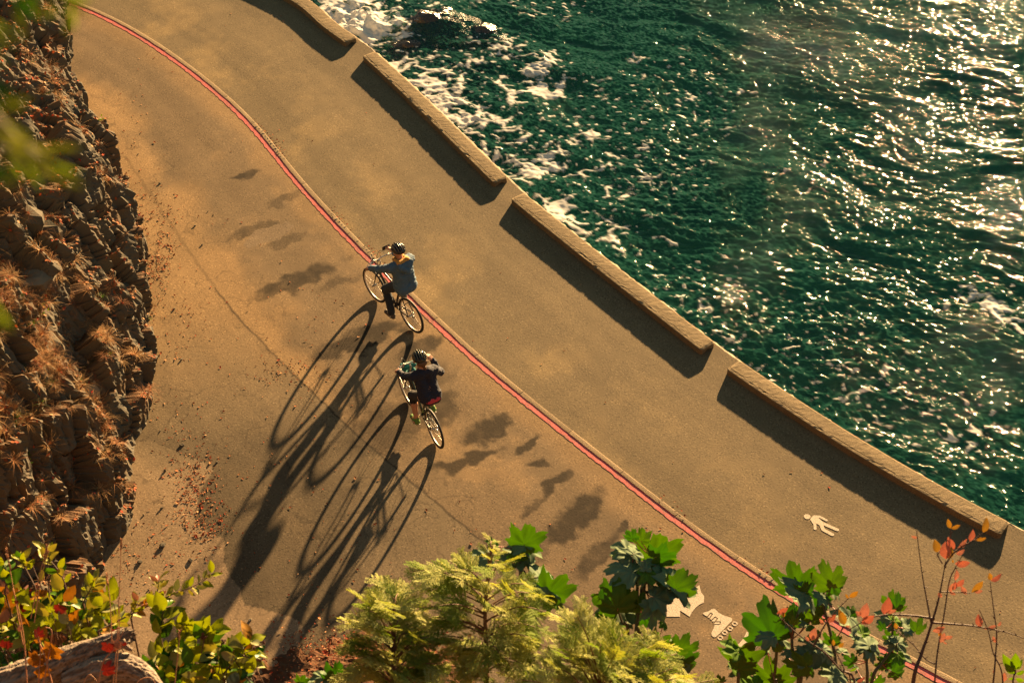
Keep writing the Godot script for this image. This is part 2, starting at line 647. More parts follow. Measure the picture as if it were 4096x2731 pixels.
func ground_map() -> ImageTexture:
	# the colours of the paving seen from above: old asphalt, dust, damp stains, a paler concrete shoulder
	var w := 1024
	var h := 1152
	var n1 := noise(0.45, 51, 4)
	var n2 := noise(2.2, 52, 4)
	var n4 := noise(4.2, 54, 3)
	var n3 := noise(0.8, 53, 3)
	var out := PackedByteArray()
	out.resize(w * h * 3)
	var joint := spline([Vector2(-7.6, -25.6), Vector2(-5.95, -22.6), Vector2(-5.09, -21.09), Vector2(-4.16, -19.77), Vector2(-3.15, -18.45), Vector2(-2.17, -17.25), Vector2(-1.26, -16.2), Vector2(-0.66, -15.52), Vector2(0.9, -13.9), Vector2(3, -12)], 0.1)
	var patch := PackedVector2Array([Vector2(-5.2, -17.3), Vector2(-4.84, -17.08), Vector2(-4.95, -16.6), Vector2(-5.02, -16.06), Vector2(-4.84, -15.82), Vector2(-4.51, -15.61), Vector2(-4.41, -15.16), Vector2(-4.28, -14.84), Vector2(-4.13, -14.62),
		Vector2(-4.03, -14.34), Vector2(-3.56, -14.18), Vector2(-3.36, -14.11), Vector2(-3.13, -13.86), Vector2(-3.2, -13.58), Vector2(-3.48, -13.28), Vector2(-3.8, -12.4), Vector2(-8, -12.4), Vector2(-8, -17.6), Vector2(-5.9, -17.7)])
	# x, z, half length, half width, turn, strength
	var stains := [[-5.06, -24.86, 0.3, 0.14, 0.5, 0.55], [-4.3, -24.0, 0.3, 0.2, 0.6, 0.3], [-4.75, -23.1, 0.42, 0.2, 0.5, 0.4], [-4.15, -22.75, 0.35, 0.18, 0.5, 0.3], [-3.85, -21.62, 0.72, 0.28, 0.55, 0.55], [-3.1, -21.5, 0.35, 0.2, 0.5, 0.3],
		[-2.61, -19.98, 0.75, 0.34, 0.45, 0.62], [-1.55, -19.75, 0.42, 0.22, 0.6, 0.55], [-1.3, -18.23, 0.4, 0.42, 0.5, 0.5], [-2.01, -17.87, 0.75, 0.6, 0.6, 0.4], [-0.45, -17.72, 0.42, 0.28, 0.6, 0.65], [-0.8, -17.05, 0.52, 0.16, 0.35, 0.7],
		[0.2, -17.36, 0.26, 0.13, 0.9, 0.75], [0.35, -17.0, 0.14, 0.1, 0.4, 0.6], [0.62, -16.56, 0.3, 0.12, 0.9, 0.7], [0.3, -16.1, 0.3, 0.1, 0.9, 0.4], [0.88, -15.79, 0.62, 0.28, 0.85, 0.75], [1.62, -15.62, 0.2, 0.1, 0.8, 0.55], [1.2, -15.05, 0.5, 0.2, 0.8, 0.5],
		[-1.6, -19.0, 0.5, 0.4, 0.4, 0.3], [0.1, -15.0, 0.5, 0.3, 0.8, 0.25]]
	for j in h:
		var z := -36.0 + 27.0 * (j + 0.5) / h
		var kx := kerb_x(z)
		var slope := (kerb_x(z + 0.2) - kerb_x(z - 0.2)) / 0.4
		var k := 1.0 / sqrt(1.0 + slope * slope)
		var jx := 99.0
		for i in joint.size() - 1:
			if joint[i].y <= z and joint[i + 1].y > z:
				jx = lerpf(joint[i].x, joint[i + 1].x, (z - joint[i].y) / (joint[i + 1].y - joint[i].y))
		var here := []
		for s in stains:
			if absf(z - s[1]) < maxf(s[2], s[3]) * 2.0:
				here.append(s)
		for i in w:
			var x := -12.0 + 24.0 * (i + 0.5) / w
			var d := (kx - x) * k      # distance to the kerb, on the landward side
			var a := n1.get_noise_2d(x, z)
			var b := n2.get_noise_2d(x, z)
			var c := Vector3(0.175, 0.135, 0.082)
			if d > 0.0:
				var dust := smooth(1.6, 2.5, d + 0.8 * a) * (1.0 - smooth(-19.5, -17.5, z))
				dust = maxf(dust, (1.0 - smooth(0.2, 0.75, d + 0.35 * a)) * 0.75)
				dust = maxf(dust, smooth(-0.05, 0.35, a + 0.25 * b - 0.25) * 0.4)
				c = Vector3(0.168, 0.132, 0.080).lerp(Vector3(0.285, 0.205, 0.105), dust)
				if jx < 90.0:
					var over := (jx - x) * k
					if over > 0.0:
						c = c.lerp(Vector3(0.150, 0.128, 0.082), 0.75 * smooth(-21.5, -18.5, z + a))
					var crack := absf(over + 0.03 * b)
					if crack < 0.03:
						c *= 0.35 + 0.65 * smooth(0.006, 0.026, crack) if z > -21.5 else 0.75
				var damp := 0.0
				for s in here:
					var dx: float = x - s[0] + 0.16 * b
					var dz: float = z - s[1] + 0.16 * n2.get_noise_2d(z + 40.0, x)
					var u: float = (dx * cos(s[4]) - dz * sin(s[4])) / (s[2] * 1.2)
					var v: float = (dx * sin(s[4]) + dz * cos(s[4])) / (s[3] * 0.85)
					var r := sqrt(u * u + v * v)
					damp = maxf(damp, minf(s[5] * 1.25, 0.85) * (1.0 - smooth(0.62, 1.25, r + 0.35 * b + 0.22 * n4.get_noise_2d(x, z))))
				c *= 1.0 - minf(damp * 1.15 * (0.95 + 0.5 * b), 0.8)
				var pud := Vector2((x + 4.5) * 0.8 - (z + 22.95) * 0.5, (x + 4.5) * 0.5 + (z + 22.95) * 0.9)
				pud = Vector2(pud.x / 0.5, pud.y / 0.22)
				if pud.length() + 0.5 * b < 1.0:
					c = c.lerp(Vector3(0.19, 0.155, 0.105), 0.8)
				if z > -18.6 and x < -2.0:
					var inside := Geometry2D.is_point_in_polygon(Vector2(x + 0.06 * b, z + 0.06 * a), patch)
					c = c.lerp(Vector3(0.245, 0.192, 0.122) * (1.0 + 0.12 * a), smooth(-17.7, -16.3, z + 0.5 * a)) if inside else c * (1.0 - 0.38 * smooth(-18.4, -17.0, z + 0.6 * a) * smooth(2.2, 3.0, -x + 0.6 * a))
				# fine old cracks of the shoulder
				var web := absf(n3.get_noise_2d(x * 0.9 + 7.0, z * 0.9))
				if web < 0.017 and d > 1.9:
					c *= 0.72
			else:
				var dust := smooth(-0.1, 0.5, a + 0.25 * b) * (1.0 - smooth(0.4, 2.2, -d)) * (0.7 - smooth(-21.0, -16.5, z) * 0.4)
				c = Vector3(0.162, 0.134, 0.078).lerp(Vector3(0.25, 0.195, 0.098), dust)
				c *= 1.0 - 0.16 * smooth(1.9, 2.9, -d)
			# worn bands that run along the lane
			var band := n3.get_noise_2d(d * 1.9 + 0.25 * a, (z + x) * 0.10)
			c *= 1.0 + 0.12 * a + 0.09 * b + 0.2 * band
			c = Vector3(c.x * 1.06, c.y * 0.985, c.z * 0.985)
			var o := (j * w + i) * 3
			out[o] = int(255.0 * pow(clampf(c.x * 1.6, 0, 1), 0.4545))
			out[o + 1] = int(255.0 * pow(clampf(c.y * 1.6, 0, 1), 0.4545))
			out[o + 2] = int(255.0 * pow(clampf(c.z * 1.6, 0, 1), 0.4545))
	return ImageTexture.create_from_image(Image.create_from_data(w, h, false, Image.FORMAT_RGB8, out))


func paving_uv(m: MB, p: Vector3) -> void:
	m.uv.append(Vector2(p.x, p.z) / 2.6)
	m.uv2.append(Vector2((p.x + 12.0) / 24.0, (p.z + 36.0) / 27.0))


func lanes() -> void:
	var pave := mat(Color.WHITE, 0.8, 0.0, 0.22)
	var grain := tile(0.09, 61, 512, 3, FastNoiseLite.TYPE_SIMPLEX, 0.1, 1.0)
	var gi := grain.get_image()
	var cells := noise(0.3, 62, 1, FastNoiseLite.TYPE_CELLULAR)
	cells.cellular_return_type = FastNoiseLite.RETURN_CELL_VALUE
	var ci := cells.get_seamless_image(512, 512, false, false, 0.1, true)
	ci.convert(Image.FORMAT_L8)
	var ga := gi.get_data()
	var ca := ci.get_data()
	var col := PackedByteArray()
	col.resize(512 * 512 * 3)
	var hgt := PackedByteArray()
	hgt.resize(512 * 512)
	for i in ga.size():
		var g := ga[i] / 255.0
		var c := ca[i] / 255.0
		var l := 0.48 + 0.15 * g + 0.12 * (c - 0.5) + (0.2 if c > 0.95 else 0.0) - (0.14 if c < 0.06 else 0.0)
		var s := pow(clampf(l, 0.02, 1.0), 0.4545) * 255.0
		col[i * 3] = int(minf(s * 1.01, 255.0))
		col[i * 3 + 1] = int(s)
		col[i * 3 + 2] = int(s * 0.98)
		hgt[i] = int(clampf(0.55 * g + 0.45 * c, 0, 1) * 255.0)
	pave.albedo_texture = ImageTexture.create_from_image(Image.create_from_data(512, 512, false, Image.FORMAT_RGB8, col))
	pave.heightmap_enabled = true
	pave.heightmap_texture = ImageTexture.create_from_image(Image.create_from_data(512, 512, false, Image.FORMAT_L8, hgt))
	pave.heightmap_scale = 0.14
	pave.detail_enabled = true
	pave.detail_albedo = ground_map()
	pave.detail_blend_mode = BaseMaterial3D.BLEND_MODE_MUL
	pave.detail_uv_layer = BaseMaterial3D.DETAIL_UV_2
	M.pave = pave
	var und := noise(0.35, 63, 2)
	# cycle lane and shoulder: rows that run inland from the kerb
	var m := MB.new()
	var reach := [0.0, 0.12, 0.3, 0.6, 0.9, 1.2, 1.5, 1.8, 2.1, 2.4, 2.7, 3.0, 3.3, 3.6, 3.9, 4.2, 4.6, 5.0, 5.6, 6.4, 8.0, 12.0, 20.0, 40.0]
	var rows := 0
	for i in range(0, K.size(), 3):
		for s in reach:
			var p := Vector3(K[i].x - s - 0.02, 0, K[i].y)
			p.y = 0.004 * und.get_noise_2d(p.x * 2.0, p.z * 2.0) * smooth(0.3, 0.9, s) * (1.0 - smooth(-15.5, -14.6, p.z))
			m.vert(p)
			paving_uv(m, p)
		rows += 1
	var n := reach.size()
	for j in rows - 1:
		for i in n - 1:
			var a := j * n + i
			m.quad(a, a + 1, a + n + 1, a + n)
	tag(put("cycle_lane", m.mesh(), pave), "brown asphalt cycle lane with damp stains between kerb and cliff", "cycle lane", "", "structure")
	# walking lane between kerb and sea wall
	m = MB.new()
	rows = 0
	var cols := 16
	for i in range(0, B.size(), 6):
		var t := across(B, i)
		var out := B[i] + t * 0.385
		var k := nearest(K, B[i] - t * 2.85)
		var inn := K[k] - across(K, k) * 0.01
		for s in cols + 1:
			var q := inn.lerp(out, float(s) / cols)
			var p := on(q, LANE)
			m.vert(p)
			paving_uv(m, p)
		rows += 1
	for j in rows - 1:
		for i in cols:
			var a := j * (cols + 1) + i
			m.quad(a, a + cols + 1, a + cols + 2, a + 1)
	tag(put("walking_lane", m.mesh(), pave), "brown asphalt walking lane between the kerb and the sea barriers", "walking lane", "", "structure")


func kerb() -> void:
	var root := thing("kerb", "pale concrete kerb with red painted face along the cycle lane", "kerb")
	root.set_meta("kind", "structure")
	var n1 := noise(3.0, 71, 3)
	var first := nearest(K, Vector2(-13, -33.8))
	var last := nearest(K, Vector2(10, -10))
	var prof := [Vector2(-0.01, 0.0), Vector2(0.0, 0.009), Vector2(0.010, 0.0115), Vector2(0.045, 0.012), Vector2(0.075, 0.0118), Vector2(0.086, 0.0105), Vector2(0.091, 0.008), Vector2(0.093, 0.003), Vector2(0.094, -0.01)]
	var at := first
	while at < last:
		var len := 10 + (at * 7 % 3)
		var top := MB.new()
		var face := MB.new()
		var tone := 0.9 + 0.2 * rng.randf()
		var lift := rng.randf_range(-0.003, 0.003)
		for i in len + 1:
			var k := at + i
			var t := across(K, k)
			var shift := 0.006 if i == 0 else (-0.006 if i == len else 0.0)
			var along := Vector2(-t.y, t.x)
			var base := K[k] + along * shift
			for j in prof.size():
				var o: Vector2 = prof[j]
				var nn := n1.get_noise_2d(k * 0.1 + j * 0.13, j * 3.0)
				var q := base - t * (o.x + 0.006 * nn)
				var p := on(q, o.y + lift * 0.5 + 0.0012 * nn)
				if j <= 5:
					top.vert(p)
					top.c.append(Color(0.31, 0.23, 0.14) * tone * (1.0 + 0.18 * nn))
				if j >= 5:
					face.vert(p)
					face.c.append(Color(0.42, 0.035, 0.04) * (1.0 + 0.25 * nn))
		for i in len:
			for j in 5:
				var a := i * 6 + j
				top.quad(a, a + 6, a + 7, a + 1)
			for j in 3:
				var a := i * 4 + j
				face.quad(a, a + 4, a + 5, a + 1)
		# close the two ends, seen in the joints
		for e in [0, len]:
			var c0 := top.vert(on(K[at + e] - across(K, at + e) * 0.07, 0.0))
			top.c.append(Color(0.3, 0.22, 0.14))
			for j in 5:
				var a: int = e * 6 + j
				if e == 0:
					top.tri(c0, a, a + 1)
				else:
					top.tri(c0, a + 1, a)
		var mesh := ArrayMesh.new()
		top.into(mesh)
		face.into(mesh)
		var o := put("kerb_stone", mesh, null, root)
		o.set_surface_override_material(0, M.concrete)
		o.set_surface_override_material(1, M.red_paint)
		at += len
	# the painted line on the asphalt at the foot of the kerb
	var m := MB.new()
	var n2 := noise(6.0, 72, 3)
	var step := 0
	var rows := 0
	var wear := noise(2.2, 73, 4)
	for i in range(first, last):
		for h in 2:
			var base := K[i].lerp(K[i + 1], h * 0.5)
			var t := across(K, i)
			for j in 4:
				var off: float = [0.090, 0.125, 0.155, 0.185][j]
				if j == 3:
					off += 0.022 * n2.get_noise_2d(i * 0.1 + h * 0.05, 1.0)
				m.vert(on(base - t * off, 0.004))
				var worn := wear.get_noise_2d(base.x * 2.0 + j, base.y * 2.0)
				m.c.append((Color(0.56, 0.14, 0.135) * (1.0 + 0.3 * worn)).lerp(Color(0.24, 0.15, 0.11), smooth(0.12, 0.5, wear.get_noise_2d(base.x * 1.1 + 60.0, base.y * 1.1 + j * 0.3)) * 0.75))
			rows += 1
	for i in rows - 1:
		for j in 3:
			var a := i * 4 + j
			m.quad(a, a + 4, a + 5, a + 1)
	tag(put("painted_line", m.mesh(), M.red_paint), "salmon red painted line on the asphalt along the kerb foot", "road marking", "", "structure")


func seawall() -> void:
	var m := MB.new()
	var n1 := noise(2.5, 81, 4)
	var prof := [Vector2(0.36, 0.002), Vector2(0.385, 0.006), Vector2(0.41, 0.0), Vector2(0.44, -0.025), Vector2(0.45, -0.08), Vector2(0.455, -0.5), Vector2(0.46, -1.2), Vector2(0.48, -3.0)]
	var rows := 0
	for i in range(0, B.size(), 2):
		var t := across(B, i)
		for j in prof.size():
			var o: Vector2 = prof[j]
			var nn := n1.get_noise_2d(i * 0.06, j * 0.7)
			m.vert(on(B[i] + t * (o.x + 0.03 * nn * (1.0 if j > 0 else 0.0)), o.y + (0.012 * nn if j < 4 else 0.0)))
			m.c.append(Color(0.27, 0.215, 0.15) * (1.0 + 0.3 * nn))
		rows += 1
	var n := prof.size()
	for i in rows - 1:
		for j in n - 1:
			var a := i * n + j
			m.quad(a, a + n, a + n + 1, a + 1)
	tag(put("seawall", m.mesh(), M.concrete), "rough concrete sea wall dropping from the walking lane into the water", "sea wall", "", "structure")


func barriers() -> void:
	var spans := [[Vector2(-9.6, -35.3), Vector2(-3.35, -29.36), "concrete barrier at the surf, farthest up the walking lane"], [Vector2(-3.02, -28.78), Vector2(-0.27, -24.18), "concrete barrier by the lacy foam, with a nick halfway along its top"],
		[Vector2(0.06, -23.64), Vector2(3.2, -19.31), "concrete barrier across the walking lane from the cyclist in the blue jacket"], [Vector2(3.57, -18.84), Vector2(7.21, -15.1), "concrete barrier beyond the painted walking figure, nearest the orange-leaved sapling"]]
	var prof := [Vector2(0.0, 0.05), Vector2(0.002, 0.10), Vector2(0.003, 0.15), Vector2(0.004, 0.186), Vector2(0.014, 0.199), Vector2(0.05, 0.201), Vector2(0.062, 0.201), Vector2(0.068, 0.192), Vector2(0.074, 0.201), Vector2(0.11, 0.202), Vector2(0.17, 0.203), Vector2(0.23, 0.202),
		Vector2(0.30, 0.2), Vector2(0.322, 0.195), Vector2(0.33, 0.178), Vector2(0.333, 0.12), Vector2(0.335, 0.05)]
	var chips := noise(4.5, 91, 4)
	var rough := noise(9.0, 92, 3)
	var broad := noise(0.9, 93, 3)
	var count := 0
	for s in spans:
		var a := nearest(B, s[0])
		var b := nearest(B, s[1])
		var m := MB.new()
		var n := prof.size()
		var origin := on(B[a].lerp(B[b], 0.5), LANE)
		for i in range(a, b + 1):
			var t := across(B, i)
			# corners rounded at both ends
			var end := minf(i - a, b - i) * 0.04
			var pinch := 0.03 * (1.0 - smooth(0.0, 0.05, end))
			for j in n:
				var o: Vector2 = prof[j]
				var w := 0.5 + 0.5 * chips.get_noise_2d(i * 0.04 + count * 17.0, o.x * 2.0)
				var edge := 1.0 if j in [3, 4, 5] else (0.4 if j in [12, 13, 14] else 0.15)
				var y := o.y + 0.004 * rough.get_noise_2d(i * 0.04, o.x * 3.0 + count)
				var x := o.x + pinch * (1.0 if o.x < 0.16 else -1.0)
				if edge > 0.3:
					var bite := maxf(0.0, w - 0.66) * 0.13 * edge
					y -= bite * 0.8
					x += bite * (1.0 if o.x < 0.16 else -1.0) * 0.7
				if j == 7 and (count < 1 or chips.get_noise_2d(i * 0.01 + 40.0, count) < -0.12):
					y = 0.203
				if count == 1 and j in [2, 3, 4, 5] and absi(i - (a + b) / 2 - 2) < 2:
					x += 0.02
					y -= 0.012
				y -= pinch * 0.4 if o.y > 0.15 else 0.0
				m.vert(on(B[i] + t * x, (y - 0.07) * 0.9 + LANE) - origin)
				var shade := 1.0 + 0.22 * broad.get_noise_2d(i * 0.04 + count * 9.0, o.x * 4.0) + 0.14 * rough.get_noise_2d(i * 0.04, o.x * 4.0)
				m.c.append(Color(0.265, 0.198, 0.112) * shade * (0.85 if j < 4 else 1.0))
		for i in b - a:
			for j in n - 1:
				var q := i * n + j
				m.quad(q, q + 1, q + n + 1, q + n)
		for e in [0, b - a]:
			var c0 := m.vert(on(B[a + e] + across(B, a + e) * 0.17, 0.05 + LANE) - origin)
			m.c.append(Color(0.20, 0.155, 0.09))
			for j in n - 1:
				var q: int = e * n + j
				if e == 0:
					m.tri(c0, q + 1, q)
				else:
					m.tri(c0, q, q + 1)
		# the quads above were laid for a line that runs the other way
		for q in range(0, m.ix.size(), 3):
			var h := m.ix[q + 1]
			m.ix[q + 1] = m.ix[q + 2]
			m.ix[q + 2] = h
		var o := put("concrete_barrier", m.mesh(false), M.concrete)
		o.position = origin
		tag(o, "low weathered " + s[2], "barrier", "concrete barriers along the sea edge")
		count += 1


# ---------------------------------------------------------------- cliff and hillside
var faces_of_cliff := PackedVector3Array()
var ledges := []      # places where leaves and grass can lie: [position, normal]


func cell(i: int, j: int, salt: int) -> Vector3:
	var h := hash(Vector3i(i, j, salt))
	return Vector3((h & 1023) / 1023.0, ((h >> 10) & 1023) / 1023.0, ((h >> 20) & 1023) / 1023.0)


func blocks(t: float, s: float, wide: float, high: float, salt: int) -> Vector2:
	# rock split by a steep and a flatter set of joints: (offset of the block that this place belongs to, distance to its edge)
	var u := (t * 0.97 + s * 0.24) / wide
	var col := int(floor(u))
	var r0 := cell(col, 991, salt)
	var w := (s * 0.93 - t * 0.36 * (0.6 + 0.8 * r0.y)) / (high * (0.6 + 0.9 * r0.z)) + r0.x * 7.0
	var row := int(floor(w))
	var r := cell(col, row, salt)
	var r2 := cell(col, row, salt + 77)
	var du := u - col
	var dw := w - row
	var off := (r.z - 0.5) * 2.0 + (r0.x - 0.5) * 0.9 + (r2.x - 0.5) * 2.2 * (du - 0.5) + (r2.y - 0.25) * 1.5 * (dw - 0.5)
	var edge := minf(minf(du, 1.0 - du) * wide, minf(dw, 1.0 - dw) * high)
	return Vector2(off, edge)


func cliff() -> void:
	var C := spline([Vector2(-22, -42), Vector2(-13.5, -36), Vector2(-10.6, -33.2), Vector2(-9.65, -30.55), Vector2(-9.0, -28.1), Vector2(-8.27, -26.49), Vector2(-7.6, -24.99), Vector2(-7.03, -23.59), Vector2(-6.6, -22.04), Vector2(-6.26, -20.49), Vector2(-6.12, -19.4),
		Vector2(-6.1, -18.6), Vector2(-6.07, -17.6), Vector2(-6.02, -16.8), Vector2(-6.06, -16.1), Vector2(-6.16, -15.5), Vector2(-6.32, -14.7), Vector2(-6.6, -13.6), Vector2(-7.3, -12.2), Vector2(-8.0, -10.0), Vector2(-8.2, -6.0)], 0.038)
	var n1 := noise(0.35, 101, 3)
	var n2 := noise(2.4, 102, 4)
	var n3 := noise(9.0, 103, 2)
	var tint := noise(1.1, 104, 4)
	var m := MB.new()
	var rows := []
	var s := -0.25
	while s < 8.5:
		rows.append(s)
		s += 0.04 if s < 5.2 else 0.3
	var from := nearest(C, Vector2(-13.0, -35.5))
	var to := nearest(C, Vector2(-8.2, -7.0))
	var cols := 0
	for i in range(from, to):
		var t := i * 0.038
		var outw := across(C, i)
		# smooth the direction, so that it does not jitter
		var far := across(C, clampi(i - 14, 0, C.size() - 1))
		var nearw := across(C, clampi(i + 14, 0, C.size() - 1))
		outw = (outw + far + nearw).normalized()
		var shift := 0.8 * n1.get_noise_2d(t, 3.0)
		var o := 0.0
		var y := -0.25
		var z: float = C[i].y
		var steep := smooth(-17.6, -16.2, z) * 12.0
		for r in rows.size():
			var ss: float = rows[r]
			var ds: float = rows[r] - (rows[r - 1] if r > 0 else rows[0])
			var q := ss + shift
			var ang := 79.0
			if q > 1.2:
				ang = 50.0
			if q > 1.75:
				ang = 71.0
			if q > 2.7:
				ang = 40.0
			if q > 3.3:
				ang = 64.0
			ang = minf(ang + steep, 84.0)
			o += ds * cos(deg_to_rad(ang))
			y += ds * sin(deg_to_rad(ang))
			var a := deg_to_rad(ang)
			var tt := t + 0.10 * n2.get_noise_2d(t * 0.5, ss * 0.5) + 0.02 * n3.get_noise_2d(t * 0.5, ss * 0.5)
			var sv := ss + 0.12 * n2.get_noise_2d(t * 0.5 + 30.0, ss * 0.5) + 0.02 * n3.get_noise_2d(t * 0.5 + 30.0, ss * 0.5)
			var big := blocks(tt, sv, 0.55, 0.95, 5)
			var mid := blocks(tt * 1.02 + 0.2, sv, 0.15, 0.95, 6)
			var small := blocks(tt + 0.07, sv * 1.03, 0.075, 0.42, 8)
			var lumpy := smooth(-0.15, 0.25, n1.get_noise_2d(t * 2.2 + 50.0, ss * 1.6))
			var d := 0.20 * big.x - 0.10 * (1.0 - smooth(0.0, 0.05, big.y))
			d += 0.085 * mid.x * (0.4 + 0.7 * lumpy) - 0.04 * (1.0 - smooth(0.0, 0.03, mid.y))
			d += 0.024 * small.x * (0.3 + lumpy)
			d += 0.12 * n2.get_noise_2d(t * 0.45, ss * 0.3) + 0.008 * n3.get_noise_2d(t * 2.0, ss * 0.6)
			d *= smooth(-0.3, 0.5, ss) * 0.75 + 0.25
			var p := on(C[i] - outw * o, y) + (on(outw, 0.0) * sin(a) + Vector3.UP * cos(a)) * d
			m.vert(p)
			var g := 1.0 + 0.4 * tint.get_noise_3d(p.x, p.y, p.z) + 0.28 * mid.x * 0.6
			var rust := smooth(0.08, 0.45, tint.get_noise_3d(p.x + 20.0, p.y * 1.4, p.z))
			m.c.append(Color(0.088, 0.080, 0.063).lerp(Color(0.115, 0.066, 0.032), rust * 0.5))
		cols += 1
	var nr := rows.size()
	for i in cols - 1:
		for r in nr - 1:
			var a := i * nr + r
			m.quad(a, a + nr, a + nr + 1, a + 1)
	var nrm := m.normals()
	for i in range(0, m.v.size(), 5):
		faces_of_cliff.append(m.v[i])
	# make sure that the normals look out of the rock
	var sgn := 1.0
	if nrm[(cols / 2) * nr + 20].x < 0.0:
		sgn = -1.0
	for i in range(0, m.v.size()):
		var up := nrm[i].y * sgn
		var p := m.v[i]
		if up > 0.5:
			var k := smooth(0.55, 0.9, up + 0.25 * tint.get_noise_3d(p.x * 2.0, p.y, p.z * 2.0))
			m.c[i] = m.c[i].lerp(Color(0.13, 0.066, 0.03), k * 0.7)
			if up > 0.6 and p.z > -31.5 and p.z < -13.5 and p.y < 5.0 and rng.randf() < 0.5:
				ledges.append([p, nrm[i] * sgn])
	tag(put("cliff", m.mesh(false), M.rock), "dark fractured rock cliff with leaf covered ledges beside the cycle lane", "cliff", "", "structure")
	loose_rocks()


func angular_rock(seed_: int, tone := 1.0) -> ArrayMesh:
	# a block with knocked-off corners: each corner of a skewed box is cut by a small plane
	var g := RandomNumberGenerator.new()
	g.seed = seed_
	var m := MB.new()
	m.box(Vector3.ZERO, Vector3(1.8, 1.8, 1.8), Basis(), 0.34)
	var skew := Basis(Vector3(1, g.randf_range(-0.25, 0.25), g.randf_range(-0.3, 0.3)), Vector3(g.randf_range(-0.3, 0.3), 1, g.randf_range(-0.2, 0.2)), Vector3(g.randf_range(-0.3, 0.3), g.randf_range(-0.25, 0.25), 1))
	for i in 8:
		var dull := Vector3(g.randf_range(0.6, 1.1), g.randf_range(0.55, 1.05), g.randf_range(0.6, 1.1))
		for k in 3:
			m.v[i * 3 + k] = skew * (m.v[i * 3 + k] * dull)
			m.c.append(Color(0.078, 0.068, 0.052) * tone * g.randf_range(0.85, 1.15))
	return m.mesh(false)


func loose_rocks() -> void:
	var kinds := []
	for i in 5:
		kinds.append(angular_rock(300 + i, 2.0 if i == 0 else 1.0))
	# single blocks that have come loose from the cliff: place, size, label
	var at := [[Vector3(-7.5, 2.7, -18.8), Vector3(0.66, 0.24, 0.5), "broad pale flat-topped rock slab high on the cliff"], [Vector3(-7.3, 2.1, -17.7), Vector3(0.36, 0.42, 0.36), "dark square rock block below the broad pale slab"],
		[Vector3(-7.5, 2.9, -19.8), Vector3(0.3, 0.46, 0.28), "upright dark rock block on the cliff above the leaf bank"], [Vector3(-7.3, 2.6, -20.2), Vector3(0.3, 0.42, 0.26), "blunt dark rock on a leafy cliff ledge"],
		[Vector3(-6.5, 0.8, -20.6), Vector3(0.24, 0.3, 0.26), "dark rock jutting out over the dusty lane edge at mid cliff"], [Vector3(-6.5, 1.4, -17.4), Vector3(0.26, 0.38, 0.22), "square dark rock block on the shaded lower cliff face"]]
	var n := 0
	for a in at:
		var spot_: Vector3 = a[0]
		var best := faces_of_cliff[0]
		for p in faces_of_cliff:
			if p.distance_squared_to(spot_) < best.distance_squared_to(spot_):
				best = p
		var o := put("cliff_rock", kinds[n % 5], M.rock)
		o.transform = Transform3D(Basis(Vector3.UP, 0.5 + 0.4 * sin(n * 2.3)) * Basis(Vector3.RIGHT, 0.25 * sin(n * 2.0)) * Basis(Vector3.BACK, -0.3) * Basis.from_scale(a[1] * 0.85), best - Vector3(0.02 if n == 0 else 0.12, 0.02 if n == 0 else 0.1, 0))
		tag(o, a[2], "rock")
		n += 1
	# stones that have rolled onto the lane
	var st := [[-5.42, -15.5, 0.05, "largest dark stone on the lane below the cliff corner"], [-5.72, -15.2, 0.035, "dark stone near the cliff foot beside the leaf scraps"], [-5.4, -17.6, 0.035, "small stone on the dusty lane at the cliff foot"], [-4.95, -15.2, 0.035, "small dark stone on the pale concrete patch"],
		[-3.94, -14.05, 0.03, "small dark stone at the edge of the pale concrete patch"], [-4.75, -14.75, 0.028, "little stone in the middle of the pale concrete patch"]]
	for a in st:
		var o := put("stone", kinds[n % 5], M.rock)
		o.transform = Transform3D(Basis(Vector3.UP, n * 1.3) * Basis.from_scale(Vector3(a[2] * 1.2, a[2] * 0.5, a[2])), Vector3(a[0], a[2] * 0.3, a[1]))
		tag(o, a[3], "stone")
		n += 1


func hill_y(z: float) -> float:
	var p := [[-12.6, -0.35], [-11.2, 0.5], [-9.5, 2.7], [-7.5, 5.9], [-5.5, 9.3], [-4.0, 11.6], [-2.5, 13.8], [-1.2, 15.6], [-0.3, 16.6], [1.5, 16.9], [6.0, 17.6], [20.0, 21.0], [60.0, 34.0]]
	for i in p.size() - 1:
		if z <= p[i + 1][0]:
			return lerpf(p[i][1], p[i + 1][1], clampf((z - p[i][0]) / (p[i + 1][0] - p[i][0]), 0, 1))
	return p[p.size() - 1][1]


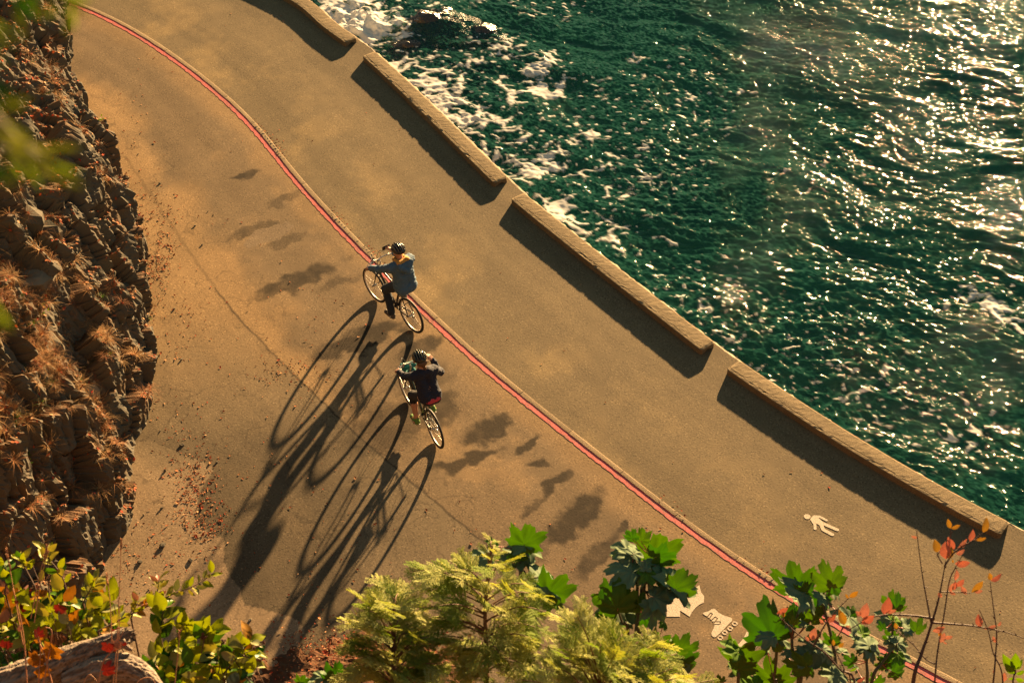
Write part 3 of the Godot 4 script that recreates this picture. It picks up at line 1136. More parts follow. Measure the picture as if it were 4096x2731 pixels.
func hillside() -> void:
	var n1 := noise(0.5, 111, 4)
	var n2 := noise(3.0, 112, 3)
	var m := MB.new()
	var zs := []
	var z := -12.6
	while z < 60.0:
		zs.append(z)
		z += 0.12 if z < 2.0 else 2.5
	var nx := 120
	for zz in zs:
		for i in nx + 1:
			var x := -24.0 + 48.0 * i / nx
			# the slope stops short of the lane where the kerb runs past
			var y := hill_y(zz - maxf(0.0, x - 2.5) * 0.9 + maxf(0.0, -x - 5.0) * 0.25)
			m.vert(Vector3(x, y + 0.25 * n1.get_noise_2d(x, zz) * smooth(-12.0, -10.0, zz), zz))
			m.c.append(Color(0.085, 0.05, 0.028) * (1.0 + 0.5 * n2.get_noise_2d(x, zz)))
	for j in zs.size() - 1:
		for i in nx:
			var a := j * (nx + 1) + i
			m.quad(a, a + nx + 1, a + nx + 2, a + 1)
	tag(put("hillside", m.mesh(), M.soil), "steep brown earth slope under the viewer", "hillside", "", "structure")
	# bank of earth and leaf litter swept together at the foot of the slope
	m = MB.new()
	var nu := 70
	var nv := 40
	for j in nv + 1:
		for i in nu + 1:
			var x := -4.0 + 3.6 * i / nu
			var zz := -14.4 + 2.2 * j / nv
			var edge := -13.95 + 0.35 * absf(x + 2.25) + 0.25 * n2.get_noise_2d(x * 0.5, 2.0)
			var y := smooth(0.0, 0.9, zz - edge) * 0.28 * smooth(-4.0, -3.2, x) * (1.0 - smooth(-1.2, -0.5, x))
			y += 0.05 * n2.get_noise_2d(x * 2.0, zz * 2.0) * smooth(0.0, 0.25, zz - edge) - 0.012
			m.vert(Vector3(x, y, zz))
			m.c.append(Color(0.085, 0.045, 0.027) * (1.0 + 0.6 * n2.get_noise_2d(x * 3.0, zz * 3.0)))
	for j in nv:
		for i in nu:
			var a := j * (nu + 1) + i
			m.quad(a, a + nu + 1, a + nu + 2, a + 1)
	tag(put("earth_bank", m.mesh(false), M.soil), "red brown bank of earth and leaf litter at the lane's near edge", "earth bank", "", "structure")


# ---------------------------------------------------------------- painted symbols
func flat_shape(m: MB, poly: PackedVector2Array, y: float) -> void:
	var t := Geometry2D.triangulate_polygon(poly)
	var first := m.v.size()
	for p in poly:
		m.vert(on(p, y))
		m.c.append(Color(0.62, 0.53, 0.41))
	for i in range(0, t.size(), 3):
		var a := poly[t[i]]
		var b := poly[t[i + 1]]
		var c := poly[t[i + 2]]
		# counter-clockwise seen from above
		if (b - a).cross(c - a) < 0.0:
			m.tri(first + t[i], first + t[i + 1], first + t[i + 2])
		else:
			m.tri(first + t[i], first + t[i + 2], first + t[i + 1])


func disc(c: Vector2, r: float, a0 := 0.0, a1 := TAU, inner := 0.0) -> PackedVector2Array:
	var out := PackedVector2Array()
	var n := 28
	for i in n + (0 if a1 - a0 > 6.2 else 1):
		out.append(c + Vector2.from_angle(lerpf(a0, a1, float(i) / n)) * r)
	if inner > 0.0:
		for i in range(n, -1, -1):
			out.append(c + Vector2.from_angle(lerpf(a0, a1, float(i) / n)) * inner)
	return out


func join(a: PackedVector2Array, b: PackedVector2Array) -> PackedVector2Array:
	return Geometry2D.merge_polygons(a, b)[0]


func bar(p: Array, r: float) -> PackedVector2Array:
	# Clipper works on whole numbers: grow the drawing first
	var big := PackedVector2Array()
	for q in p:
		big.append(q * 1000.0)
	var out: PackedVector2Array = Geometry2D.offset_polyline(big, r * 1000.0, Geometry2D.JOIN_ROUND, Geometry2D.END_ROUND)[0]
	for i in out.size():
		out[i] /= 1000.0
	return out


func markings() -> void:
	var m := MB.new()
	var y := LANE + 0.004
	flat_shape(m, disc(Vector2(4.431, -15.668), 0.05), y)
	var body := PackedVector2Array([Vector2(4.472, -15.608), Vector2(4.491, -15.650), Vector2(4.536, -15.690), Vector2(4.580, -15.664), Vector2(4.645, -15.565), Vector2(4.660, -15.512), Vector2(4.590, -15.490), Vector2(4.521, -15.548)])
	body = join(body, bar([Vector2(4.545, -15.668), Vector2(4.622, -15.657), Vector2(4.711, -15.584)], 0.021))
	body = join(body, bar([Vector2(4.49, -15.605), Vector2(4.523, -15.51), Vector2(4.512, -15.424)], 0.022))
	body = join(body, bar([Vector2(4.627, -15.535), Vector2(4.842, -15.39)], 0.0275))
	body = join(body, bar([Vector2(4.615, -15.512), Vector2(4.632, -15.40), Vector2(4.752, -15.30)], 0.0285))
	flat_shape(m, body, y)
	tag(put("walking_symbol", m.mesh(), M.white_paint), "white painted walking figure on the walking lane", "road marking")
	m = MB.new()
	y = 0.004
	flat_shape(m, PackedVector2Array([Vector2(2.111, -13.876), Vector2(2.305, -13.868), Vector2(2.316, -13.978), Vector2(2.443, -13.862), Vector2(2.481, -13.935), Vector2(2.539, -14.013), Vector2(2.605, -14.072), Vector2(2.674, -14.107), Vector2(2.692, -14.219), Vector2(2.655, -14.296),
		Vector2(2.644, -14.423), Vector2(2.558, -14.376), Vector2(2.39, -14.319), Vector2(2.132, -14.091)]), y)
	flat_shape(m, PackedVector2Array([Vector2(3.23, -13.57), Vector2(3.332, -13.488), Vector2(3.392, -13.384), Vector2(3.375, -13.337), Vector2(3.272, -13.223), Vector2(3.2, -13.12), Vector2(3.04, -13.314), Vector2(3.107, -13.377), Vector2(3.177, -13.464)]), y)
	var boot := PackedVector2Array([Vector2(2.639, -13.922), Vector2(2.67, -13.933), Vector2(2.731, -13.95), Vector2(2.775, -13.985), Vector2(2.806, -13.99), Vector2(2.829, -13.977), Vector2(2.867, -13.919), Vector2(2.922, -13.874), Vector2(2.987, -13.841), Vector2(3.035, -13.821), Vector2(3.051, -13.796),
		Vector2(3.043, -13.765), Vector2(2.833, -13.543), Vector2(2.778, -13.491), Vector2(2.752, -13.486), Vector2(2.722, -13.518), Vector2(2.721, -13.554), Vector2(2.735, -13.589), Vector2(2.766, -13.649), Vector2(2.782, -13.696), Vector2(2.769, -13.758), Vector2(2.735, -13.808), Vector2(2.691, -13.859), Vector2(2.65, -13.891)])
	var pieces := [boot]
	for l in [[Vector2(2.68, -13.828), Vector2(2.753, -13.918), Vector2(2.775, -13.895), Vector2(2.706, -13.79)], [Vector2(2.725, -13.758), Vector2(2.809, -13.842), Vector2(2.84, -13.816), Vector2(2.772, -13.72)], [Vector2(2.745, -13.757), Vector2(2.876, -13.754), Vector2(2.86, -13.708), Vector2(2.765, -13.712)]]:
		var cut := bar(l, 0.0075)
		var rest := []
		for p in pieces:
			for q in Geometry2D.clip_polygons(p, cut):
				if not Geometry2D.is_polygon_clockwise(q) or Geometry2D.clip_polygons(p, cut).size() == 1:
					rest.append(q)
		pieces = rest
	for p in pieces:
		flat_shape(m, p, y)
	for w in [Vector2(3.078, -13.715), Vector2(3.001, -13.633), Vector2(2.914, -13.564), Vector2(2.84, -13.477)]:
		for h in 2:
			flat_shape(m, disc(w, 0.041, h * PI + 0.9, h * PI + PI + 0.55, 0.019), y)
	tag(put("skate_symbol", m.mesh(), M.white_paint), "white painted roller skate with arrows on the cycle lane", "road marking")


# ---------------------------------------------------------------- leaf litter
func scatter(called: String, mesh: Mesh, material: Material, where: Array, colors: Array, label: String, category: String) -> void:
	var mm := MultiMesh.new()
	mm.transform_format = MultiMesh.TRANSFORM_3D
	mm.use_colors = true
	mm.mesh = mesh
	mm.instance_count = where.size()
	for i in where.size():
		mm.set_instance_transform(i, where[i])
		mm.set_instance_color(i, colors[i])
	var o := MultiMeshInstance3D.new()
	o.name = called
	o.multimesh = mm
	o.material_override = material
	add_child(o, true)
	tag(o, label, category, "", "stuff")


func litter_leaf() -> ArrayMesh:
	# a small dry leaf, curled along its midrib
	var m := MB.new()
	var pr := [[-0.5, 0.03], [-0.25, 0.24], [0.05, 0.32], [0.3, 0.2], [0.55, 0.02]]
	for p in pr:
		for k in [-1, 0, 1]:
			m.vert(Vector3(p[0], 0.06 * absf(k) + 0.1 * p[0] * p[0] + 0.02, p[1] * k))
			m.c.append(Color(1, 1, 1))
	for j in 4:
		for k in 2:
			var a := j * 3 + k
			m.quad(a, a + 1, a + 4, a + 3)
	return m.mesh()


func litter() -> void:
	var where := []
	var colors := []
	var pal := [Color(0.30, 0.085, 0.035), Color(0.36, 0.12, 0.05), Color(0.22, 0.07, 0.03), Color(0.42, 0.2, 0.09), Color(0.17, 0.06, 0.03), Color(0.34, 0.06, 0.03), Color(0.46, 0.26, 0.14)]
	var drop := func(p: Vector3, size: float, n := Vector3.UP) -> void:
		var b := Basis(Vector3.UP, rng.randf() * TAU) * Basis(Vector3.RIGHT, rng.randfn(0.0, 0.13)) * Basis(Vector3.FORWARD, rng.randfn(0.0, 0.13))
		if n.y < 0.99:
			b = Basis(Quaternion(Vector3.UP, n)) * b
		where.append(Transform3D(b * Basis.from_scale(Vector3(1, 0.8 + rng.randf(), 0.6 + 0.6 * rng.randf()) * size), p + n * 0.004))
		colors.append(pal[rng.randi() % pal.size()] * rng.randf_range(0.75, 1.25))
	# on the cliff
	var clump := noise(0.8, 121, 2)
	for l in ledges:
		var p: Vector3 = l[0]
		if clump.get_noise_2d(p.x * 1.5, p.z) > -0.3 and rng.randf() < 0.75:
			drop.call(p, rng.randf_range(0.035, 0.075), l[1])
	# drifts: x, z, spread x, spread z, how many, turn
	for d in [[-6.45, -22.2, 0.16, 0.9, 380], [-6.95, -23.7, 0.2, 0.6, 130], [-5.85, -20.3, 0.2, 0.6, 60], [-5.05, -16.6, 0.2, 0.5, 330], [-4.75, -15.85, 0.16, 0.25, 160], [-5.35, -17.5, 0.25, 0.6, 70], [-2.5, -13.5, 0.55, 0.28, 420], [-1.7, -13.3, 0.5, 0.3, 260], [-3.05, -13.35, 0.3, 0.3, 150],
		[-4.0, -19.3, 0.35, 0.22, 70], [-3.4, -19.0, 0.35, 0.3, 40], [-3.0, -15.6, 0.9, 0.9, 60], [-3.9, -16.7, 0.8, 0.8, 60], [-5.6, -19.0, 0.5, 1.8, 60], [-2.6, -20.6, 0.9, 0.7, 45], [-5.3, -15.4, 0.35, 0.4, 50], [-5.9, -15.4, 0.2, 0.5, 60], [1.95, -15.4, 0.16, 0.1, 16], [-7.6, -26.4, 0.25, 1.4, 70], [-4.6, -23.0, 1.5, 2.5, 22], [-0.5, -14.6, 1.2, 0.9, 40]]:
		for i in d[4]:
			drop.call(Vector3(d[0] + rng.randfn(0, d[2]), 0.0, d[1] + rng.randfn(0, d[3])), rng.randf_range(0.018, 0.045) * (1.7 if rng.randf() < 0.06 else 1.0))
	# against the kerb on the walking lane
	for d in [[-4.75, -25.7, 40], [-3.35, -23.2, 26], [-2.6, -22.2, 30], [3.5, -14.5, 14], [-5.2, -26.5, 10], [2.3, -15.8, 8]]:
		for i in d[2]:
			var k := nearest(K, Vector2(d[0], d[1]) + Vector2(rng.randfn(0, 0.18), rng.randfn(0, 0.25)))
			var q := K[k] + across(K, k) * absf(rng.randfn(0.02, 0.05))
			drop.call(on(q, LANE + 0.012), rng.randf_range(0.02, 0.05))
	# stray ones on the walking lane
	for i in 60:
		var k := rng.randi_range(60, K.size() - 90)
		var q := K[k] + across(K, k) * rng.randf_range(0.2, 2.6)
		drop.call(on(q, LANE), rng.randf_range(0.02, 0.05))
	# lift those that fall on the bank of earth
	for i in where.size():
		var t: Transform3D = where[i]
		if t.origin.z > -14.1 and t.origin.x < -0.6 and t.origin.x > -3.9 and t.origin.y < 0.3:
			var e := -13.95 + 0.35 * absf(t.origin.x + 2.25)
			t.origin.y += smooth(0.0, 0.9, t.origin.z - e) * 0.28 + 0.015
			where[i] = t
	scatter("fallen_leaves", litter_leaf(), M.litter, where, colors, "red brown fallen leaves lying on the lane and the cliff ledges", "leaves")
	# grit and stones below the cliff
	where = []
	colors = []
	for i in 75:
		var z := rng.randf_range(-26.0, -14.3)
		var x := lerpf(-5.95, -7.9, smooth(-19.0, -26.5, z)) + absf(rng.randfn(0.0, 0.28))
		if rng.randf() < 0.3:
			x += rng.randf() * 1.6
		var s := 0.004 + 0.016 * pow(rng.randf(), 4.0)
		where.append(Transform3D(Basis(Vector3.UP, rng.randf() * TAU) * Basis.from_scale(Vector3(s * 1.3, s, s)), Vector3(x, s * 0.4, z)))
		colors.append(Color(1, 1, 1) * rng.randf_range(0.5, 1.4))
	scatter("gravel", angular_rock(351), M.rock, where, colors, "grit and small stones fallen from the cliff onto the lane", "gravel")


# ---------------------------------------------------------------- cyclists
func sdf(m: MB, bones: Array, cell_: float, k: float, ripple := 0.0, seed_ := 1) -> void:
	# one continuous surface round tapered bones [a, b, ra, rb], meshed by surface nets
	var lo := Vector3.ONE * 99.0
	var hi := -lo
	for b in bones:
		var r: float = maxf(b[2], b[3]) + 2.5 * cell_ + ripple
		for e in 2:
			lo = lo.min(b[e] - Vector3.ONE * r)
			hi = hi.max(b[e] + Vector3.ONE * r)
	var n := Vector3i(((hi - lo) / cell_).ceil()) + Vector3i.ONE
	var f := PackedFloat32Array()
	f.resize(n.x * n.y * n.z)
	f.fill(1.0)
	var sy := n.x
	var sz := n.x * n.y
	for b in bones:
		var a: Vector3 = b[0]
		var ab: Vector3 = b[1] - a
		var l2 := maxf(ab.length_squared(), 1e-9)
		var ra: float = b[2]
		var rd: float = b[3] - ra
		var r: float = maxf(b[2], b[3]) + k + 2.0 * cell_
		var p0 := Vector3i(((a.min(b[1]) - Vector3.ONE * r - lo) / cell_).floor()).clamp(Vector3i.ZERO, n - Vector3i.ONE)
		var p1 := Vector3i(((a.max(b[1]) + Vector3.ONE * r - lo) / cell_).ceil()).clamp(Vector3i.ZERO, n - Vector3i.ONE)
		for z in range(p0.z, p1.z + 1):
			for y in range(p0.y, p1.y + 1):
				var at := z * sz + y * sy
				for x in range(p0.x, p1.x + 1):
					var p := lo + Vector3(x, y, z) * cell_ - a
					var t := clampf(p.dot(ab) / l2, 0.0, 1.0)
					var d := (p - ab * t).length() - ra - rd * t
					var o := f[at + x]
					var h := k - absf(o - d)
					if h > 0.0:
						f[at + x] = minf(o, d) - h * h * 0.25 / k
					elif d < o:
						f[at + x] = d
	if ripple > 0.0:
		var nn := noise(9.0, seed_, 2)
		for z in n.z:
			for y in n.y:
				for x in n.x:
					var i := z * sz + y * sy + x
					if absf(f[i]) < ripple * 2.0 + cell_ * 2.0:
						var p := lo + Vector3(x, y, z) * cell_
						f[i] += ripple * ridged(nn.get_noise_3d(p.x * 0.8 + p.y * 0.3, p.y * 1.6, p.z * 0.8)) * 0.8 - ripple * 0.2
	var vi := PackedInt32Array()
	vi.resize(f.size())
	vi.fill(-1)
	var corner := [0, 1, sy, sy + 1, sz, sz + 1, sz + sy, sz + sy + 1]
	var offs := [Vector3(0, 0, 0), Vector3(1, 0, 0), Vector3(0, 1, 0), Vector3(1, 1, 0), Vector3(0, 0, 1), Vector3(1, 0, 1), Vector3(0, 1, 1), Vector3(1, 1, 1)]
	var edges := [[0, 1], [2, 3], [4, 5], [6, 7], [0, 2], [1, 3], [4, 6], [5, 7], [0, 4], [1, 5], [2, 6], [3, 7]]
	for z in n.z - 1:
		for y in n.y - 1:
			for x in n.x - 1:
				var i := z * sz + y * sy + x
				if f[i] > 4.0 * cell_ or f[i] < -4.0 * cell_:
					continue
				var inside := 0
				for c in corner:
					if f[i + c] < 0.0:
						inside += 1
				if inside == 0 or inside == 8:
					continue
				var s := Vector3.ZERO
				var cnt := 0
				for e in edges:
					var u := f[i + corner[e[0]]]
					var w := f[i + corner[e[1]]]
					if (u < 0.0) != (w < 0.0):
						s += offs[e[0]].lerp(offs[e[1]], u / (u - w))
						cnt += 1
				vi[i] = m.vert(lo + (Vector3(x, y, z) + s / cnt) * cell_)
	for z in range(1, n.z - 1):
		for y in range(1, n.y - 1):
			for x in range(1, n.x - 1):
				var i := z * sz + y * sy + x
				var s := f[i] < 0.0
				for ax in 3:
					var st: int = [1, sy, sz][ax]
					if (f[i + st] < 0.0) == s:
						continue
					var u: int = [sy, sz, 1][ax]
					var w: int = [sz, 1, sy][ax]
					var q := [vi[i], vi[i - u], vi[i - u - w], vi[i - w]]
					if q[0] < 0 or q[1] < 0 or q[2] < 0 or q[3] < 0:
						continue
					if s:
						m.quad(q[0], q[1], q[2], q[3])
					else:
						m.quad(q[0], q[3], q[2], q[1])


func line(points: Array) -> PackedVector3Array:
	return PackedVector3Array(points)


func curve(p: Array, n := 6) -> PackedVector3Array:
	var out := PackedVector3Array()
	for i in p.size() - 1:
		var a: Vector3 = p[maxi(i - 1, 0)]
		var b: Vector3 = p[i]
		var c: Vector3 = p[i + 1]
		var d: Vector3 = p[mini(i + 2, p.size() - 1)]
		for k in n:
			out.append(b.cubic_interpolate(c, a, d, float(k) / n))
	out.append(p[p.size() - 1])
	return out


func ring(m: MB, at: Vector3, r: float, rt: float, n := 56, k := 10, flat := 1.0) -> void:
	# a torus round the z axis
	var first := m.v.size()
	for i in n:
		var a := TAU * i / n
		var d := Vector3(cos(a), sin(a), 0)
		for j in k:
			var b := TAU * j / k
			m.vert(at + d * (r + cos(b) * rt * flat) + Vector3(0, 0, sin(b) * rt))
	for i in n:
		for j in k:
			var a := first + i * k + j
			var b := first + i * k + (j + 1) % k
			var c := first + ((i + 1) % n) * k + j
			var d := first + ((i + 1) % n) * k + (j + 1) % k
			m.quad(a, c, d, b)


func wheel(bike: Node3D, x: float) -> void:
	var w := Node3D.new()
	w.name = "front_wheel" if x > 0.5 else "rear_wheel"
	bike.add_child(w, true)
	w.position = Vector3(x, 0.345, 0)
	var m := MB.new()
	ring(m, Vector3.ZERO, 0.325, 0.0205, 72, 12)
	put("tyre", m.mesh(), M.rubber, w)
	m = MB.new()
	ring(m, Vector3.ZERO, 0.299, 0.0125, 72, 8, 0.75)
	put("rim", m.mesh(), M.alloy, w)
	m = MB.new()
	for i in 28:
		var a := TAU * i / 28
		var s := 1.0 if i % 2 else -1.0
		var b := a + s * (0.9 if i % 4 < 2 else -0.9) * 0.6
		m.tube(line([Vector3(cos(b) * 0.022, sin(b) * 0.022, s * 0.03), Vector3(cos(a) * 0.296, sin(a) * 0.296, 0)]), [0.0016], 4, false)
	put("spokes", m.mesh(), M.metal, w)
	m = MB.new()
	m.tube(line([Vector3(0, 0, -0.065), Vector3(0, 0, -0.045), Vector3(0, 0, -0.035), Vector3(0, 0, -0.02), Vector3(0, 0, 0.02), Vector3(0, 0, 0.035), Vector3(0, 0, 0.045), Vector3(0, 0, 0.065)]), [0.008, 0.008, 0.024, 0.016, 0.016, 0.024, 0.008, 0.008], 12)
	put("hub", m.mesh(), M.metal, w)


func bicycle(label: String, at: Vector3, fw: Vector2, crank: float, half_bar: float, paint: Material, steer := 0.0) -> Node3D:
	var b := thing("bicycle", label, "bicycle", "", at)
	b.rotation.y = atan2(-fw.y, fw.x)
	wheel(b, 0.0)
	wheel(b, 1.065)
	var m := MB.new()
	var bb := Vector3(0.44, 0.285, 0)
	var st := Vector3(0.285, 0.79, 0)
	var ht := Vector3(0.835, 0.93, 0)
	var hb := Vector3(0.875, 0.79, 0)
	m.tube(line([bb, st + (st - bb) * 0.08]), [0.0175], 10)
	m.tube(line([bb, hb]), [0.022], 10)
	m.tube(line([st + Vector3(0.01, -0.06, 0), ht + Vector3(0.01, -0.04, 0)]), [0.0175], 10)
	m.tube(line([ht, hb]), [0.024], 10)
	m.tube(line([bb + Vector3(0, 0, -0.035), bb + Vector3(0, 0, 0.035)]), [0.026], 10)
	for s in [-1, 1]:
		m.tube(line([st + Vector3(0, -0.02, s * 0.015), Vector3(0.09, 0.5, s * 0.05), Vector3(0.0, 0.345, s * 0.066)]), [0.010], 8)
		m.tube(line([bb + Vector3(-0.02, 0, s * 0.03), Vector3(0.2, 0.32, s * 0.052), Vector3(0.0, 0.345, s * 0.066)]), [0.011], 8)
	m.tube(line([Vector3(0.1, 0.56, -0.045), Vector3(0.1, 0.56, 0.045)]), [0.008], 6)
	put("frame", m.mesh(), paint, b)
	m = MB.new()
	m.tube(line([hb + Vector3(0.002, -0.005, 0), Vector3(0.89, 0.735, 0)]), [0.02], 10)
	m.tube(line([Vector3(0.89, 0.735, -0.058), Vector3(0.89, 0.735, 0.058)]), [0.016], 8)
	for s in [-1, 1]:
		m.tube(curve([Vector3(0.89, 0.735, s * 0.055), Vector3(0.95, 0.56, s * 0.056), Vector3(1.0, 0.42, s * 0.056), Vector3(1.065, 0.345, s * 0.056)]), [0.017, 0.016, 0.014, 0.012, 0.01, 0.009], 8)
		m.tube(line([Vector3(0.9, 0.70, s * 0.045), Vector3(0.945, 0.745, s * 0.04), Vector3(0.95, 0.69, s * 0.022)]), [0.009, 0.009, 0.008], 6)
	put("fork", m.mesh(), paint, b)
	m = MB.new()
	m.tube(line([ht, Vector3(0.80, 1.05, 0), Vector3(0.845, 1.085, 0)]), [0.014], 8)
	put("stem", m.mesh(), M.alloy, b)
	m = MB.new()
	var g := half_bar
	m.tube(curve([Vector3(0.72, 1.115, -g), Vector3(0.79, 1.125, -g * 0.62), Vector3(0.84, 1.10, -g * 0.28), Vector3(0.845, 1.085, 0), Vector3(0.84, 1.10, g * 0.28), Vector3(0.79, 1.125, g * 0.62), Vector3(0.72, 1.115, g)]), [0.0115], 8)
	put("handlebar", m.mesh(), M.alloy, b)
	for s in [-1, 1]:
		m = MB.new()
		m.tube(line([Vector3(0.705, 1.113, s * (g + 0.015)), Vector3(0.752, 1.121, s * g * 0.72)]), [0.0165], 8)
		put("grip", m.mesh(), M.rubber, b)
		m = MB.new()
		m.tube(curve([Vector3(0.79, 1.12, s * g * 0.55), Vector3(0.83, 1.11, s * g * 0.68), Vector3(0.80, 1.095, s * g * 0.92)]), [0.008, 0.007, 0.006], 6)
		m.box(Vector3(0.79, 1.125, s * g * 0.55), Vector3(0.035, 0.03, 0.03))
		put("brake_lever", m.mesh(), M.alloy, b)
		m = MB.new()
		m.tube(curve([Vector3(0.80, 1.12, s * g * 0.5), Vector3(0.93, 1.16, s * g * 0.35), Vector3(0.95, 1.04, s * 0.03), Vector3(0.90, 0.80, s * 0.02)]), [0.004], 5)
		put("brake_cable", m.mesh(), M.black, b)
	m = MB.new()
	var top := Vector3(0.245, 0.915, 0)
	m.tube(line([st, top]), [0.0135], 8)
	put("seat_post", m.mesh(), M.alloy, b)
	m = MB.new()
	m.tube(line([Vector3(0.135, 0.925, 0), Vector3(0.155, 0.93, 0), Vector3(0.2, 0.938, 0), Vector3(0.27, 0.93, 0), Vector3(0.35, 0.928, 0), Vector3(0.40, 0.922, 0)]), [0.045, 0.064, 0.06, 0.04, 0.026, 0.014], 14, true, Vector2(1, 0.42))
	put("saddle", m.mesh(), M.black, b)
	# crank, pedals, chain
	var dir := Vector3(sin(crank), -cos(crank), 0)
	m = MB.new()
	ring(m, bb + Vector3(0, 0, 0.045), 0.088, 0.006, 36, 6)
	for i in 5:
		var a := TAU * i / 5
		m.tube(line([bb + Vector3(0, 0, 0.045), bb + Vector3(cos(a) * 0.085, sin(a) * 0.085, 0.045)]), [0.009], 5)
	put("chainring", m.mesh(), M.black, b)
	for s in [-1, 1]:
		m = MB.new()
		var end: Vector3 = bb + dir * 0.17 * -s + Vector3(0, 0, s * 0.075)
		m.tube(line([bb + Vector3(0, 0, s * 0.06), end]), [0.013, 0.010], 8)
		put("crank_arm", m.mesh(), M.alloy, b)
		m = MB.new()
		m.box(end + Vector3(0, 0, s * 0.055), Vector3(0.09, 0.022, 0.075))
		put("pedal", m.mesh(), M.black, b)
	m = MB.new()
	m.tube(line([bb + Vector3(-0.01, 0.088, 0.045), Vector3(0.02, 0.385, 0.045)]), [0.005], 5)
	m.tube(line([bb + Vector3(-0.01, -0.088, 0.045), Vector3(0.05, 0.22, 0.048), Vector3(0.02, 0.305, 0.045)]), [0.005], 5)
	put("chain", m.mesh(), M.black, b)
	m = MB.new()
	ring(m, Vector3(0, 0.345, 0.046), 0.045, 0.006, 20, 5)
	ring(m, Vector3(0, 0.345, 0.038), 0.055, 0.005, 20, 5)
	m.box(Vector3(0.03, 0.27, 0.055), Vector3(0.035, 0.12, 0.02), Basis(Vector3.BACK, -0.3))
	put("derailleur", m.mesh(), M.metal, b)
	m = MB.new()
	m.box(Vector3(0.2, 0.80, 0.0), Vector3(0.018, 0.045, 0.05))
	put("rear_reflector", m.mesh(), mat(lin(0.35, 0.02, 0.02), 0.2), b)
	m = MB.new()
	m.tube(line([Vector3(0.795, 1.14, -g * 0.45), Vector3(0.80, 1.168, -g * 0.45)]), [0.026, 0.014], 12)
	put("bell", m.mesh(), M.metal, b)
	return b


func hand(m: MB, wrist: Vector3, knuckles: Vector3, side: Vector3, curl: Vector3) -> void:
	# palm, four fingers that bend round towards curl, and a thumb from the side of the palm near its base
	var f := (knuckles - wrist).normalized()
	var bones := []
	for i in 4:
		var o := side * (0.027 - 0.018 * i)
		var base := wrist + f * 0.085 + o
		bones.append([wrist + o * 0.6, base, 0.017, 0.013])
		var l: float = [0.036, 0.042, 0.039, 0.031][i]
		var p1 := base + (f * 0.75 + curl * 0.65).normalized() * l
		var p2 := p1 + (f * -0.15 + curl).normalized() * l * 0.72
		var p3 := p2 + (f * -0.85 + curl * 0.5).normalized() * l * 0.55
		bones.append([base, p1, 0.0095, 0.009])
		bones.append([p1, p2, 0.009, 0.0085])
		bones.append([p2, p3, 0.0085, 0.0075])
	var tb := wrist + f * 0.02 + side * 0.03
	var t1 := tb + (f * 0.6 + side * 0.6 + curl * 0.4).normalized() * 0.04
	var t2 := t1 + (f * 0.75 - side * 0.1 + curl * 0.75).normalized() * 0.034
	bones.append([wrist + f * 0.015, tb, 0.017, 0.014])
	bones.append([tb, t1, 0.013, 0.0105])
	bones.append([t1, t2, 0.0105, 0.0085])
	sdf(m, bones, 0.005, 0.006)


func head_bones(c: Vector3, f: Vector3) -> Array:
	# skull, face, jaw, nose, brows, lips and ears about the centre c of a head that looks along f
	var u := Vector3.UP
	u = (u - f * u.dot(f)).normalized()
	var r := f.cross(u)
	var b := [[c + u * 0.03 - f * 0.02, c + u * 0.02 + f * 0.02, 0.092, 0.085], [c - u * 0.03 + f * 0.03, c - u * 0.085 + f * 0.055, 0.068, 0.04], [c + u * 0.002 + f * 0.098, c - u * 0.03 + f * 0.118, 0.009, 0.014],
		[c - u * 0.062 + f * 0.088 - r * 0.018, c - u * 0.062 + f * 0.088 + r * 0.018, 0.011, 0.011]]
	for s in [-1, 1]:
		b.append([c + r * s * 0.05 + f * 0.077 + u * 0.02, c + r * s * 0.018 + f * 0.092 + u * 0.022, 0.012, 0.012])
		b.append([c + r * s * 0.089 - f * 0.012 + u * 0.012, c + r * s * 0.091 - f * 0.012 - u * 0.03, 0.014, 0.009])
		b.append([c + r * s * 0.045 + f * 0.065 - u * 0.025, c + r * s * 0.04 + f * 0.06 - u * 0.03, 0.028, 0.026])
	return b


func helmet(parent: Node3D, c: Vector3, f: Vector3, dark: Color, pale: Color) -> void:
	var u := Vector3.UP
	u = (u - f * u.dot(f)).normalized()
	var r := f.cross(u)
	var m := MB.new()
	var nu := 64
	var nv := 22
	for j in nv + 1:
		for i in nu:
			var a := TAU * i / nu
			var b := lerpf(-0.22, PI * 0.5, float(j) / nv)
			var x := cos(a) * cos(b)
			var z := sin(a) * cos(b)
			var y := sin(b)
			# long vents between ribs that run from front to back
			var lane_ := z * 3.1
			var cyc := absf(lane_ - roundf(lane_)) * 2.0          # 0 in a vent's middle, 1 on a rib
			var along := absf(sin(x * 3.3 + (0.9 if int(roundf(lane_)) % 2 else 0.2)))
			var hole := (1.0 - smooth(0.25, 0.55, cyc)) * smooth(0.18, 0.4, along) * smooth(0.12, 0.3, y)
			var k := 1.0 - 0.16 * hole + 0.02 * (1.0 - hole)
			var p := c + f * x * 0.150 * k + u * (y * 0.118 * k + 0.012 - 0.022 * smooth(0.4, 1.0, x)) + r * z * 0.112 * k
			m.vert(p)
			var stripe := smooth(0.62, 0.8, cyc) * smooth(0.2, 0.4, y) * (1.0 - smooth(0.75, 0.95, absf(x)))
			m.c.append(dark.lerp(pale, stripe) * (0.3 if hole > 0.4 else 1.0))
	for j in nv:
		for i in nu:
			var a := j * nu + i
			var b := j * nu + (i + 1) % nu
			m.quad(a, a + nu, b + nu, b)
	put("helmet", m.mesh(), M.helmet, parent)
	m = MB.new()
	for s in [-1, 1]:
		m.tube(line([c + r * s * 0.1 - u * 0.005, c + r * s * 0.085 + f * 0.03 - u * 0.08, c + f * 0.05 - u * 0.128]), [0.006], 5)
	put("chin_strap", m.mesh(), M.black, parent)


